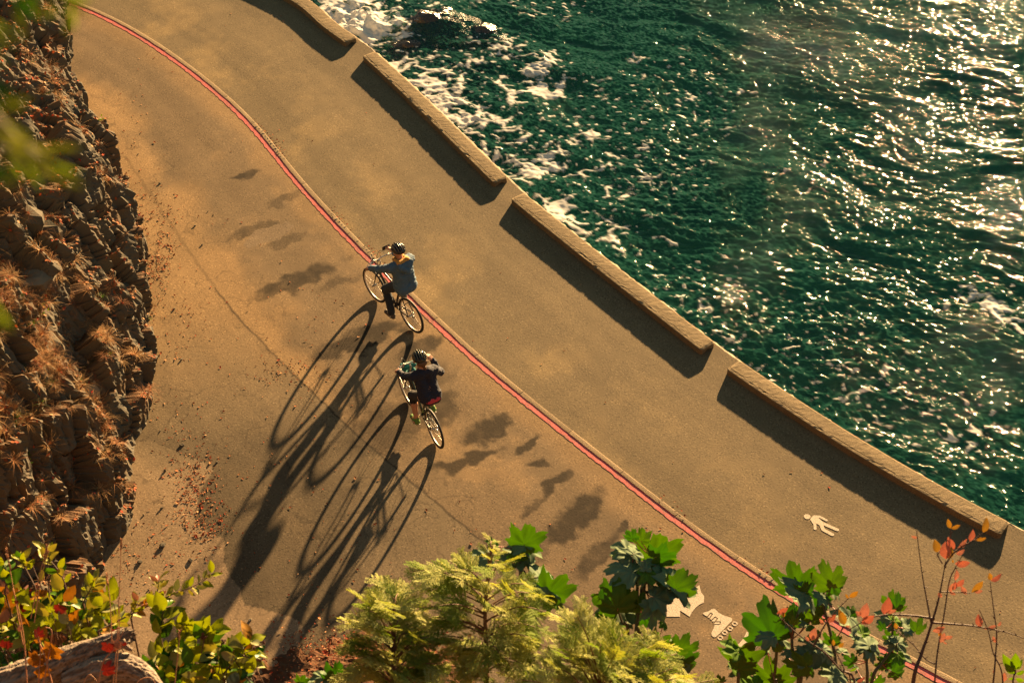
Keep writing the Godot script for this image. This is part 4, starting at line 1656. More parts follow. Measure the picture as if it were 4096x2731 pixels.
func person(label: String, at: Vector3, fw: Vector2, j: Dictionary, look: Dictionary) -> void:
	var o := thing("person", label, "person", "", at)
	o.rotation.y = atan2(-fw.y, fw.x)
	var girth: float = look.girth
	# the whole body as one surface
	var torso := []
	for s in [-1, 1]:
		torso.append([Vector3(j.hip.x - 0.01, j.hip.y + 0.0, s * 0.085), Vector3(j.waist.x, j.waist.y, s * 0.07), 0.118 * girth, 0.105 * girth])
		torso.append([Vector3(j.waist.x, j.waist.y, s * 0.07), Vector3(j.chest.x, j.chest.y, s * 0.085), 0.105 * girth, 0.112 * girth])
	var arms := []
	for s in ["l", "r"]:
		arms.append([Vector3(j.chest.x - 0.01, j.chest.y + 0.08, j["sh_" + s].z * 0.5), j["sh_" + s], 0.085, 0.066])
		arms.append([j["sh_" + s], j["el_" + s], 0.062, 0.047])
		arms.append([j["el_" + s], j["wr_" + s], 0.045, 0.031])
	var legs := []
	for s in ["l", "r"]:
		var side := -1.0 if s == "l" else 1.0
		legs.append([Vector3(j.hip.x + 0.02, j.hip.y - 0.03, side * 0.085), j["kn_" + s], 0.100, 0.062])
		legs.append([j["kn_" + s], j["kn_" + s].lerp(j["an_" + s], 0.35) + Vector3(-0.018, 0, 0), 0.058, 0.057])
		legs.append([j["kn_" + s].lerp(j["an_" + s], 0.35) + Vector3(-0.018, 0, 0), j["an_" + s], 0.056, 0.037])
	var feet := []
	for s in ["l", "r"]:
		feet.append([j["an_" + s] + Vector3(-0.035, -0.045, 0), j["to_" + s], 0.036, 0.03])
	var neck := [[Vector3(j.chest.x - 0.005, j.chest.y + 0.12, 0), j.head + Vector3(-0.01, -0.07, 0), 0.058, 0.052]]
	var m := MB.new()
	sdf(m, torso + arms + legs + feet + neck, 0.016, 0.035)
	sdf(m, head_bones(j.head, j.gaze) + [[j.head + Vector3(-0.015, -0.15, 0), j.head + Vector3(-0.01, -0.06, 0), 0.053, 0.052]], 0.0065, 0.018)
	for s in ["l", "r"]:
		hand(m, j["wr_" + s], j["kk_" + s], j["side_" + s], j["curl_" + s])
	put("body", m.mesh(), M.skin, o)
	# clothes
	var loose := func(list: Array, by: float) -> Array:
		var out := []
		for b in list:
			out.append([b[0], b[1], b[2] + by, b[3] + by])
		return out
	var sleeves := []
	for b in arms:
		sleeves.append(b.duplicate())
	for i in [2, 5]:
		sleeves[i][1] = (sleeves[i][0] as Vector3).lerp(sleeves[i][1], 0.93)
		sleeves[i][3] += 0.008
	m = MB.new()
	var coat: Array = loose.call(torso + sleeves, look.coat_loose) + look.coat_extra
	coat.append([Vector3(j.chest.x - 0.01, j.chest.y + 0.09, -0.04), Vector3(j.chest.x - 0.01, j.chest.y + 0.09, 0.04), 0.085, 0.085])
	sdf(m, coat, 0.0115, 0.03, 0.016, look.seed)
	put("jacket", m.mesh(), look.coat, o)
	m = MB.new()
	var cut := []
	for i in legs.size():
		var b: Array = legs[i].duplicate()
		if i % 3 == 2 and look.capri:
			continue
		if i % 3 == 1 and look.capri:
			b[1] = (b[0] as Vector3).lerp(b[1], 0.75)
		if i % 3 == 2:
			b[1] = (b[0] as Vector3).lerp(b[1], 0.97)
			b[3] += 0.014
		cut.append(b)
	cut.append([Vector3(j.hip.x - 0.03, j.hip.y - 0.065, -0.06 + j.hip.z), Vector3(j.hip.x - 0.03, j.hip.y - 0.065, 0.06 + j.hip.z), 0.115 * girth, 0.115 * girth])
	sdf(m, loose.call(cut, look.leg_loose), 0.0125, 0.03, 0.004 if look.capri else 0.009, look.seed + 3)
	put("leggings" if look.capri else "trousers", m.mesh(), look.legs, o)
	for s in ["l", "r"]:
		m = MB.new()
		var an: Vector3 = j["an_" + s]
		var to: Vector3 = j["to_" + s]
		sdf(m, [[an + Vector3(-0.035, -0.04, 0), to, 0.047, 0.04], [an + Vector3(-0.02, 0.0, 0), an + Vector3(-0.03, -0.04, 0), 0.042, 0.046]], 0.008, 0.015)
		var shoe := put("shoe", m.mesh(), look.shoe, o)
		m = MB.new()
		var d := (to - an - Vector3(-0.035, -0.045, 0)).normalized()
		m.tube(line([an + Vector3(-0.07, -0.08, 0), an + Vector3(-0.03, -0.085, 0) + d * 0.06, to + d * 0.035 + Vector3(0, -0.03, 0)]), [0.036, 0.042, 0.028], 10, true, Vector2(1, 0.4))
		put("sole", m.mesh(), look.sole, shoe)
		m = MB.new()
		var z := -0.046 if s == "l" else 0.046
		m.tube(curve([an + Vector3(-0.035, -0.03, z), an + Vector3(0.0, -0.065, z), an + Vector3(0.02, -0.06, z), an + Vector3(0.085, -0.015, z * 0.75)], 4), [0.003, 0.011, 0.013, 0.008, 0.003], 6)
		put("swoosh", m.mesh(), look.swoosh, shoe)
	helmet(o, j.head + j.gaze * 0.0 + Vector3(-0.005, 0.045, 0), j.gaze, look.helmet_dark, look.helmet_pale)
	for e in look.extra:
		m = MB.new()
		sdf(m, e[1], 0.009, 0.025, e[3] if e.size() > 3 else 0.0, 5)
		put(e[0], m.mesh(), e[2], o)


func cyclists() -> void:
	M.helmet = vmat(0.22)
	var cloth := func(c: Color) -> StandardMaterial3D:
		var k := mat(c, 0.85)
		k.rim_enabled = true
		k.rim = 0.25
		k.heightmap_enabled = true
		k.heightmap_texture = M.concrete.heightmap_texture
		k.heightmap_scale = 0.5
		k.uv1_triplanar = true
		k.uv1_scale = Vector3.ONE * 6.0
		return k
	var black_paint := mat(lin(0.012, 0.012, 0.014), 0.25)
	var green_paint := mat(lin(0.012, 0.03, 0.025), 0.25)
	# rider in the blue jacket
	var at := Vector3(-1.724, 0.003, -20.182)
	var fw := Vector2(-0.6263, -0.7796)
	var b := bicycle("black bicycle ridden by the person in the blue jacket, next to the kerb", at, fw, 0.05, 0.31, black_paint)
	var j := {"hip": Vector3(0.13, 1.02, 0), "waist": Vector3(0.12, 1.17, 0), "chest": Vector3(0.165, 1.34, 0), "head": Vector3(0.215, 1.645, 0), "gaze": Vector3(0.98, -0.15, 0.1).normalized(),
		"sh_l": Vector3(0.18, 1.41, -0.195), "el_l": Vector3(0.44, 1.27, -0.285), "wr_l": Vector3(0.665, 1.165, -0.30), "kk_l": Vector3(0.74, 1.14, -0.305), "side_l": Vector3(0.1, 0.3, 0.95).normalized(), "curl_l": Vector3(0.1, -1.0, 0.0).normalized(),
		"sh_r": Vector3(0.185, 1.40, 0.195), "el_r": Vector3(0.40, 1.19, 0.255), "wr_r": Vector3(0.575, 1.335, 0.135), "kk_r": Vector3(0.62, 1.42, 0.10), "side_r": Vector3(0.3, 0.5, -0.8).normalized(), "curl_r": Vector3(0.5, 0.1, -0.8).normalized(),
		"kn_l": Vector3(0.53, 0.68, -0.125), "an_l": Vector3(0.40, 0.215, -0.135), "to_l": Vector3(0.55, 0.155, -0.145), "kn_r": Vector3(0.53, 0.92, 0.12), "an_r": Vector3(0.385, 0.535, 0.13), "to_r": Vector3(0.53, 0.475, 0.135)}
	person("person in a blue jacket and orange scarf riding while holding up a phone", at, fw, j, {"girth": 0.98, "coat_loose": 0.018, "leg_loose": 0.016, "capri": false, "seed": 11,
		"coat": cloth.call(lin(0.058, 0.112, 0.165)), "legs": cloth.call(lin(0.012, 0.02, 0.03)), "shoe": cloth.call(lin(0.08, 0.065, 0.05)), "sole": mat(lin(0.2, 0.17, 0.13), 0.8), "swoosh": mat(lin(0.6, 0.55, 0.48), 0.6),
		"helmet_dark": Color(0.022, 0.022, 0.022), "helmet_pale": Color(0.13, 0.12, 0.10),
		"coat_extra": [[Vector3(0.03, 1.46, -0.11), Vector3(-0.015, 1.36, 0), 0.05, 0.055], [Vector3(0.03, 1.46, 0.11), Vector3(-0.015, 1.36, 0), 0.05, 0.055], [Vector3(0.05, 1.46, -0.1), Vector3(0.05, 1.46, 0.1), 0.05, 0.05], [Vector3(0.07, 0.955, -0.085), Vector3(0.07, 0.955, 0.085), 0.125, 0.125]],
		"extra": [["scarf", [[Vector3(0.10, 1.505, -0.075), Vector3(0.10, 1.505, 0.075), 0.045, 0.045], [Vector3(0.10, 1.505, -0.085), Vector3(0.25, 1.49, -0.075), 0.042, 0.04], [Vector3(0.10, 1.505, 0.085), Vector3(0.25, 1.49, 0.075), 0.042, 0.04], [Vector3(0.25, 1.49, -0.06), Vector3(0.25, 1.49, 0.06), 0.04, 0.04]], cloth.call(lin(0.5, 0.25, 0.045)), 0.008]]})
	var ph := thing("phone", "dark phone held up in front of the face of the person in the blue jacket", "phone")
	var m := MB.new()
	m.box(Vector3.ZERO, Vector3(0.012, 0.082, 0.155), Basis(), 0.004)
	put("case", m.mesh(), M.black, ph)
	m = MB.new()
	m.box(Vector3(-0.0072, 0, 0), Vector3(0.002, 0.072, 0.14), Basis(), 0.0005)
	put("screen", m.mesh(), mat(lin(0.01, 0.014, 0.02), 0.08), ph)
	ph.transform = Transform3D(Basis(Vector3.UP, atan2(-fw.y, fw.x)), at) * Transform3D(Basis(Vector3.RIGHT, 0.1), Vector3(0.665, 1.425, 0.055))
	# rider in the dark jacket
	at = Vector3(-1.286, 0.003, -17.459)
	fw = Vector2(-0.4376, -0.8992)
	b = bicycle("dark bicycle with a teal bag on its handlebar, ridden by the person in black", at, fw, 0.35, 0.26, green_paint)
	j = {"hip": Vector3(0.10, 1.03, 0.02), "waist": Vector3(0.16, 1.17, 0.015), "chest": Vector3(0.235, 1.32, 0.0), "head": Vector3(0.335, 1.60, -0.02), "gaze": Vector3(0.96, -0.22, 0.12).normalized(),
		"sh_l": Vector3(0.25, 1.38, -0.175), "el_l": Vector3(0.47, 1.22, -0.245), "wr_l": Vector3(0.665, 1.165, -0.25), "kk_l": Vector3(0.74, 1.14, -0.255), "side_l": Vector3(0.1, 0.3, 0.95).normalized(), "curl_l": Vector3(0.1, -1.0, 0.0).normalized(),
		"sh_r": Vector3(0.245, 1.375, 0.175), "el_r": Vector3(0.33, 1.18, 0.315), "wr_r": Vector3(0.46, 1.375, 0.245), "kk_r": Vector3(0.50, 1.46, 0.20), "side_r": Vector3(-0.5, 0.2, -0.8).normalized(), "curl_r": Vector3(0.5, 0.1, -0.8).normalized(),
		"kn_l": Vector3(0.55, 0.685, -0.115), "an_l": Vector3(0.44, 0.235, -0.125), "to_l": Vector3(0.585, 0.165, -0.135), "kn_r": Vector3(0.48, 0.88, 0.12), "an_r": Vector3(0.325, 0.50, 0.125), "to_r": Vector3(0.47, 0.45, 0.13)}
	var shirt := cloth.call(lin(0.5, 0.05, 0.08))
	person("person in a black jacket and leggings riding behind the blue jacket", at, fw, j, {"girth": 0.9, "coat_loose": 0.010, "leg_loose": 0.008, "capri": true, "seed": 12,
		"coat": cloth.call(lin(0.008, 0.011, 0.026)), "legs": cloth.call(lin(0.009, 0.009, 0.011)), "shoe": cloth.call(lin(0.10, 0.22, 0.04)), "sole": mat(lin(0.6, 0.55, 0.48), 0.7), "swoosh": mat(lin(0.6, 0.12, 0.12), 0.6),
		"helmet_dark": Color(0.018, 0.022, 0.018), "helmet_pale": Color(0.07, 0.075, 0.05),
		"coat_extra": [[Vector3(0.07, 1.025, -0.055), Vector3(0.07, 1.025, 0.085), 0.105, 0.105], [Vector3(0.18, 1.44, -0.06), Vector3(0.18, 1.44, 0.06), 0.055, 0.055]],
		"extra": [["shirt_hem", [[Vector3(0.06, 0.99, -0.035), Vector3(0.06, 0.99, 0.075), 0.105, 0.105]], shirt], ["hair", [[Vector3(0.25, 1.60, -0.05), Vector3(0.25, 1.60, 0.02), 0.055, 0.055], [Vector3(0.24, 1.58, -0.02), Vector3(0.19, 1.47, 0.02), 0.035, 0.022]], mat(lin(0.09, 0.045, 0.02), 0.5), 0.004]]})
	var bag := thing("handlebar_bag", "teal cloth bag hanging from the handlebar of the rear bicycle", "bag")
	m = MB.new()
	sdf(m, [[Vector3(0.90, 0.98, -0.09), Vector3(0.90, 0.98, 0.08), 0.06, 0.06], [Vector3(0.91, 0.84, -0.075), Vector3(0.91, 0.84, 0.07), 0.05, 0.055], [Vector3(0.89, 1.06, -0.12), Vector3(0.90, 0.80, -0.07), 0.03, 0.045]], 0.01, 0.03, 0.01, 9)
	put("pouch", m.mesh(), cloth.call(lin(0.01, 0.17, 0.17)), bag)
	for s in [-0.09, 0.08]:
		m = MB.new()
		m.tube(curve([Vector3(0.87, 1.04, s), Vector3(0.83, 1.125, s), Vector3(0.82, 1.07, s)]), [0.008], 5)
		put("strap", m.mesh(), cloth.call(lin(0.01, 0.14, 0.15)), bag)
	bag.transform = Transform3D(Basis(Vector3.UP, atan2(-fw.y, fw.x)), at)


# ---------------------------------------------------------------- plants on the slope below the viewer
const SUNWARD := Vector3(0.394, 0.172, -0.903)


func spot(x: float, y: float, far: float) -> Vector3:
	# a point of the survey photograph, far metres out
	return CAM_AT + (-CAM_BACK + CAM_RIGHT * ((x - 1176.0) / 3610.9) - CAM_UP * ((y - 784.0) / 3610.9)) * far


func root_of(p: Vector3) -> Vector3:
	return Vector3(p.x, hill_y(p.z + 0.25 - maxf(0.0, p.x - 2.5) * 0.9 + maxf(0.0, -p.x - 5.0) * 0.25) - 0.15, p.z + 0.25)


func lying(a: Vector3, b: Vector3, n: Vector3, most: float) -> Vector3:
	# the vector from a towards b, tipped into the plane across n
	var see := (a - CAM_AT).normalized()
	var v := b - a
	var k := see.dot(n)
	if absf(k) > 0.12:
		v -= see * (v.dot(n) / k)
	return v.limit_length(most)


func leaf_frame(at: Vector3, along: Vector3, n: Vector3, wide := 1.0) -> Transform3D:
	var l := along.length()
	var x := along / l
	var z := n.cross(x).normalized()
	var y := x.cross(z).normalized()
	if y.dot(n) < 0.0:
		y = -y
		z = -z
	return Transform3D(Basis(x * l, y * l, z * l * wide), at)


func leaf_mat(r: float, g: float, b: float, back: Color, rough := 0.5, spec := 0.22) -> StandardMaterial3D:
	var m := vmat(rough, back, spec)
	m.albedo_color = lin(r, g, b)
	return m


func maple_leaf(seed_: int) -> ArrayMesh:
	var g := RandomNumberGenerator.new()
	g.seed = seed_
	var rim := [[0, 1.0], [4, 0.92], [9, 0.86], [13, 0.90], [17, 0.80], [22, 0.68], [27, 0.64], [31, 0.72], [37, 0.84], [41, 0.84], [46, 0.97], [51, 0.86], [56, 0.86], [62, 0.74], [69, 0.60], [76, 0.58], [83, 0.62], [90, 0.70], [97, 0.74], [104, 0.62], [113, 0.58], [124, 0.46], [145, 0.34], [165, 0.22]]
	var all := []
	for i in range(rim.size() - 1, 0, -1):
		all.append([-rim[i][0] + g.randf_range(-1.5, 1.5), rim[i][1] * g.randf_range(0.92, 1.06)])
	for r in rim:
		all.append([r[0] + g.randf_range(-1.5, 1.5), r[1] * g.randf_range(0.92, 1.06)])
	var m := MB.new()
	var droop := g.randf_range(-0.42, 0.1)
	var fold := g.randf_range(0.13, 0.24)
	var ph := g.randf() * 6.0
	var rings := [0.0, 0.22, 0.45, 0.7, 0.88, 1.0]
	var n := all.size()
	for k in rings.size():
		for q in all:
			var a := deg_to_rad(q[0])
			var r: float = q[1] * rings[k]
			var vein := 9.0
			for v in [0.0, 46.0, -46.0, 97.0, -97.0]:
				vein = minf(vein, absf(wrapf(q[0] - v, -180.0, 180.0)) / 24.0)
			vein = minf(vein, 1.0)
			var y := fold * r * (vein - 0.4) + droop * r * r + 0.085 * sin(8.0 * r + ph + 3.0 * a) * r + 0.07 * sin(2.0 * a + ph) * r
			m.vert(Vector3(cos(a) * r, y, sin(a) * r))
			var pale: float = (1.0 - smooth(0.05, 0.22, vein)) * (1.0 - 0.5 * rings[k])
			var tint := 1.0 + 0.3 * sin(7.0 * r + 5.0 * a + ph) * sin(3.0 * a + 2.0 * ph)
			var edge := smooth(0.85, 1.0, rings[k]) * smooth(0.2, 0.9, sin(3.0 * a + ph))
			m.c.append((Color(1.0, 1.0, 1.0) * tint).lerp(Color(2.0, 1.8, 1.5), pale * 0.85).lerp(Color(2.4, 1.35, 0.5), edge * 0.8))
	for k in rings.size() - 1:
		for i in n - 1:
			var a := k * n + i
			m.quad(a, a + 1, a + n + 1, a + n)
	return m.mesh()


func oval_leaf(seed_: int, wide: float, fold: float, curl: float, spots := false) -> ArrayMesh:
	var g := RandomNumberGenerator.new()
	g.seed = seed_
	var m := MB.new()
	var w := [0.03, 0.5, 0.82, 0.97, 1.0, 0.92, 0.72, 0.42, 0.02]
	var wav := g.randf() * 6.0
	for i in w.size():
		var x := float(i) / (w.size() - 1)
		for k in [-1.0, -0.55, 0.0, 0.55, 1.0]:
			var z: float = w[i] * wide * 0.5 * k
			var y: float = fold * absf(z) + curl * x * x + 0.02 * sin(x * 9.0 + k * 2.0 + wav)
			m.vert(Vector3(x, y, z))
			var c := Color(1, 1, 1) * (1.0 + 0.12 * sin(x * 22.0 - absf(k) * 6.0))
			if k == 0.0:
				c = Color(1.35, 1.3, 1.1)
			if spots and g.randf() < 0.3:
				c *= 0.35
			m.c.append(c)
	for i in w.size() - 1:
		for k in 4:
			var a := i * 5 + k
			m.quad(a, a + 1, a + 6, a + 5)
	return m.mesh()


func stem(called: String, p: PackedVector3Array, r0: float, r1: float, material: Material, parent: Node3D, sides := 7) -> MeshInstance3D:
	var m := MB.new()
	var r := []
	for i in p.size():
		r.append(lerpf(r0, r1, float(i) / (p.size() - 1)))
	m.tube(p, r, sides)
	return put(called, m.mesh(), material, parent)


func maple(label: String, far: float, z: Vector3, stems: Array, leaves: Array) -> void:
	# z: scale and offset of the leaf list's own units
	var o := thing("maple_sapling", label, "maple", "")
	var meshes := M.maple_meshes as Array
	var stem_mat := mat(lin(0.055, 0.05, 0.022), 0.6)
	var red := mat(lin(0.22, 0.035, 0.03), 0.5)
	var to := func(x: float, y: float, d: float) -> Vector3: return spot(z.y + x * z.x, z.z + y * z.x, d)
	for s in stems:
		var p := []
		for q in s:
			p.append(to.call(q.x, q.y, far))
		var low: Vector3 = p[0]
		p.push_front(low.lerp(root_of(low), 0.5))
		p.push_front(root_of(low))
		stem("stem", curve(p, 4), 0.011, 0.0045, stem_mat, o)
	var i := 0
	for l in leaves:
		var d := far + rng.randf_range(-0.12, 0.12)
		var a: Vector3 = to.call(l[1], l[2], d)
		var b: Vector3 = to.call(l[3], l[4], d)
		var n: Vector3
		var m: Material
		match l[0]:
			"u":
				n = Vector3(-0.1, 0.22, 1.0)
				m = M.maple_bright[rng.randi() % 3]
			"d" when i % 3 != 0:
				n = Vector3(0.42, 0.82, 0.12)
				m = M.maple_pale if i % 3 == 1 else M.maple_deep
			"d":
				n = Vector3(0.1, 0.42, 0.9)
				m = M.maple_bright[1]
			_:
				n = Vector3(0.3, 0.94, -0.05)
				m = M.maple_pale
		n = (n + Vector3(rng.randf_range(-0.2, 0.2), rng.randf_range(-0.12, 0.12), rng.randf_range(-0.15, 0.15))).normalized()
		var along := lying(a, b, n, 0.24) * 0.84
		var leaf := put("leaf", meshes[(i * 3 + int(l[3])) % meshes.size()], m, o)
		leaf.transform = leaf_frame(a, along, n, rng.randf_range(0.85, 1.1))
		# its stalk runs back and down to the nearest stem
		var best := a + Vector3(0, -0.1, 0)
		var best_d := 9.0
		for s in stems:
			for q in s:
				var e: Vector3 = to.call(q.x, q.y, far)
				if e.distance_to(a) < best_d and e.y < a.y + 0.08:
					best_d = e.distance_to(a)
					best = e
		if best_d < 0.3 and best_d > 0.02:
			stem("leaf_stalk", curve([best, best.lerp(a, 0.5) + Vector3(0, -0.012, 0), a], 4), 0.0026, 0.002, red, o, 5)
		i += 1


func plants() -> void:
	M.maple_meshes = []
	for i in 7:
		M.maple_meshes.append(maple_leaf(500 + i))
	M.maple_pale = leaf_mat(0.11, 0.155, 0.095, Color(0.3, 0.4, 0.1), 0.65, 0.12)
	M.maple_deep = leaf_mat(0.075, 0.145, 0.022, Color(0.4, 0.6, 0.08), 0.6, 0.1)
	M.maple_bright = [leaf_mat(0.085, 0.13, 0.014, Color(0.52, 0.72, 0.05), 0.5), leaf_mat(0.065, 0.115, 0.016, Color(0.5, 0.75, 0.06), 0.5), leaf_mat(0.10, 0.145, 0.013, Color(0.55, 0.72, 0.05), 0.5)]
	maple("maple sapling with broad green leaves just right of the cedar tip", 7.0, Vector3(0.2494, 1148.4, 1177.1),
		[[Vector2(205, 1250), Vector2(192, 740), Vector2(185, 460), Vector2(222, 320)], [Vector2(190, 640), Vector2(265, 605), Vector2(370, 600)], [Vector2(200, 760), Vector2(300, 790), Vector2(440, 740)]],
		[["u", 225, 290, 300, 30], ["f", 225, 310, 60, 150], ["f", 225, 310, 415, 235], ["f", 190, 390, -30, 385], ["f", 190, 395, 345, 515], ["d", 200, 380, 60, 280], ["d", 200, 390, 330, 350], ["d", 370, 600, 470, 455], ["f", 370, 600, 705, 640], ["f", 365, 600, 290, 470],
		["u", 445, 735, 660, 520], ["d", 445, 740, 700, 770], ["d", 440, 735, 300, 600], ["f", 195, 640, 120, 700], ["f", 200, 660, 310, 740], ["f", -90, 430, -320, 310], ["d", -90, 420, -250, 390], ["d", -60, 300, -110, 190], ["f", 430, 790, 520, 840], ["f", 420, 800, 330, 850]])
	maple("tall maple sapling whose leaves overlap the white painted arrow", 7.0, Vector3(0.2494, 1148.4, 1177.1),
		[[Vector2(1230, 1568), Vector2(1226, 1300), Vector2(1285, 880), Vector2(1330, 700), Vector2(1350, 530), Vector2(1430, 420)], [Vector2(1300, 780), Vector2(1350, 735), Vector2(1500, 690), Vector2(1600, 680)], [Vector2(1265, 780), Vector2(1258, 660), Vector2(1215, 540)], [Vector2(1180, 1110), Vector2(1130, 1020), Vector2(1085, 890)], [Vector2(1230, 1260), Vector2(1340, 1170), Vector2(1430, 1230)]],
		[["u", 1440, 405, 1490, 95], ["u", 1440, 410, 1690, 350], ["u", 1300, 260, 1315, 120], ["u", 1225, 240, 1150, 135], ["f", 1180, 350, 990, 225], ["f", 1215, 540, 930, 440], ["f", 1215, 545, 1075, 605], ["d", 1200, 400, 1010, 380], ["d", 1350, 540, 1500, 470], ["d", 1350, 545, 1200, 580], ["f", 1350, 545, 1270, 680], ["d", 1350, 545, 1420, 705],
		["f", 1360, 540, 1560, 560], ["d", 1340, 520, 1330, 400], ["f", 1430, 490, 1620, 480], ["f", 1230, 380, 1330, 280], ["f", 1580, 675, 1720, 540], ["f", 1580, 680, 1880, 790], ["u", 1620, 700, 1850, 630], ["u", 1620, 700, 1770, 550], ["d", 1580, 690, 1400, 640], ["u", 1080, 880, 945, 655], ["u", 1085, 880, 1110, 640], ["f", 1080, 890, 820, 905], ["f", 1085, 890, 1290, 1060],
		["d", 1090, 880, 1355, 930], ["d", 1060, 950, 910, 1105], ["d", 1090, 900, 960, 1010], ["u", 1290, 870, 1180, 735], ["u", 1340, 900, 1390, 830], ["f", 1420, 780, 1650, 820], ["d", 1420, 850, 1450, 1090], ["d", 1400, 830, 1500, 960], ["d", 1330, 950, 1380, 1100], ["u", 1430, 1215, 1610, 1100], ["f", 1430, 1250, 1230, 1200], ["f", 1430, 1260, 1790, 1375], ["d", 1430, 1220, 1450, 1060], ["u", 1640, 1275, 1890, 1225], ["u", 1640, 1275, 1745, 1150],
		["d", 1640, 1290, 1880, 1370], ["f", 1520, 1380, 1590, 1460], ["d", 1680, 1370, 1870, 1480], ["u", 1640, 1420, 1750, 1450], ["u", 1230, 1560, 1080, 1450], ["u", 1240, 1560, 1390, 1440], ["d", 1235, 1568, 1000, 1540], ["d", 1510, 1020, 1530, 1100]])
	maple("bushy maple sapling between the skate symbol and the orange-leaved sapling", 6.9, Vector3(0.2128, 1636.5, 1234.6),
		[[Vector2(1720, 1568), Vector2(1830, 1360), Vector2(1930, 1200), Vector2(1950, 920)], [Vector2(950, 1568), Vector2(1010, 1390), Vector2(1040, 1280), Vector2(1185, 1200)], [Vector2(930, 1568), Vector2(925, 1400), Vector2(860, 1100), Vector2(990, 610), Vector2(1000, 590)], [Vector2(1672, 1568), Vector2(1668, 1340), Vector2(1690, 1175)], [Vector2(280, 1568), Vector2(282, 1420), Vector2(280, 1240)], [Vector2(1340, 1568), Vector2(1300, 1140), Vector2(1190, 660), Vector2(1280, 520)], [Vector2(700, 1110), Vector2(640, 1070)], [Vector2(690, 1600), Vector2(680, 1560)]],
		[["u", 905, 540, 870, 255], ["d", 990, 605, 710, 620], ["f", 990, 610, 845, 700], ["d", 990, 600, 1010, 420], ["u", 1280, 515, 1185, 275], ["u", 1285, 515, 1375, 325], ["d", 1290, 520, 1530, 490], ["d", 1280, 520, 1150, 450], ["f", 1290, 560, 1440, 665], ["f", 1185, 650, 1050, 640], ["d", 1185, 655, 1350, 770], ["f", 1190, 650, 1320, 640], ["d", 1180, 655, 1100, 870], ["u", 1170, 760, 1150, 870],
		["u", 640, 1065, 595, 685], ["d", 645, 1065, 470, 900], ["d", 650, 1060, 730, 1000], ["f", 640, 1070, 420, 1075], ["f", 640, 1075, 590, 1190], ["u", 880, 935, 860, 720], ["u", 875, 930, 960, 860], ["u", 1060, 900, 1045, 695], ["d", 1000, 950, 980, 830], ["f", 830, 930, 940, 1010], ["f", 720, 1090, 915, 1090], ["d", 800, 1010, 720, 930], ["u", 740, 1200, 700, 1110], ["u", 740, 1210, 650, 1180], ["u", 280, 1300, 480, 1075], ["d", 278, 1240, 110, 1030],
		["u", 290, 1420, 525, 1300], ["d", 285, 1420, 150, 1360], ["d", 300, 1500, 500, 1410], ["u", 680, 1560, 575, 1270], ["u", 690, 1560, 740, 1460], ["d", 500, 1568, 470, 1400], ["u", 90, 1560, 60, 1490], ["f", 1690, 1170, 1400, 1015], ["f", 1695, 1170, 1800, 1330], ["f", 1690, 1165, 1640, 945], ["f", 1685, 1175, 1530, 1240], ["d", 1690, 1165, 1800, 1150], ["f", 1190, 1200, 910, 1205], ["f", 1195, 1205, 1330, 1340], ["f", 1195, 1200, 1360, 1170], ["d", 1190, 1210, 1080, 1340],
		["d", 1040, 1290, 850, 1250], ["f", 850, 1240, 730, 1230], ["d", 1020, 1390, 720, 1400], ["d", 1025, 1395, 900, 1470], ["d", 1030, 1390, 1180, 1450], ["f", 1330, 1470, 1090, 1470], ["f", 1335, 1475, 1560, 1510], ["f", 1330, 1480, 1290, 1568], ["u", 1290, 1140, 1310, 1010], ["u", 1300, 1140, 1390, 1070], ["f", 1480, 860, 1355, 960], ["d", 1480, 860, 1580, 720], ["d", 1470, 850, 1400, 760], ["f", 1480, 870, 1530, 990], ["d", 1520, 1350, 1430, 1280], ["d", 1560, 1420, 1480, 1360],
		["u", 1960, 770, 1935, 600], ["u", 1985, 760, 2040, 610], ["d", 1950, 900, 1755, 735], ["d", 1960, 900, 2080, 850], ["f", 1990, 1140, 1820, 1110], ["f", 2000, 1150, 2060, 1290], ["f", 2000, 1140, 2080, 1020], ["d", 1890, 1350, 1720, 1400], ["d", 1890, 1360, 1990, 1480], ["u", 1890, 1350, 1880, 1250], ["u", 1950, 1090, 1850, 1010], ["u", 2200, 1010, 2290, 880], ["f", 2080, 960, 2190, 880], ["f", 2090, 980, 2240, 1010], ["d", 2090, 1000, 2120, 1120], ["f", 1950, 1420, 2090, 1400], ["d", 1960, 1450, 2140, 1500], ["f", 2020, 1250, 2200, 1200],
		["d", 2000, 1250, 1980, 1420], ["f", 1560, 1560, 1680, 1500], ["u", 1800, 1568, 1700, 1480], ["d", 1120, 1000, 1060, 1080], ["f", 1400, 1240, 1480, 1150], ["d", 600, 1240, 560, 1150], ["d", 1620, 1040, 1720, 980], ["d", 1840, 980, 1800, 900]])
	cedars()
	salal()
	driftwood()
	orange_sapling()
	near_branch()
	grasses()


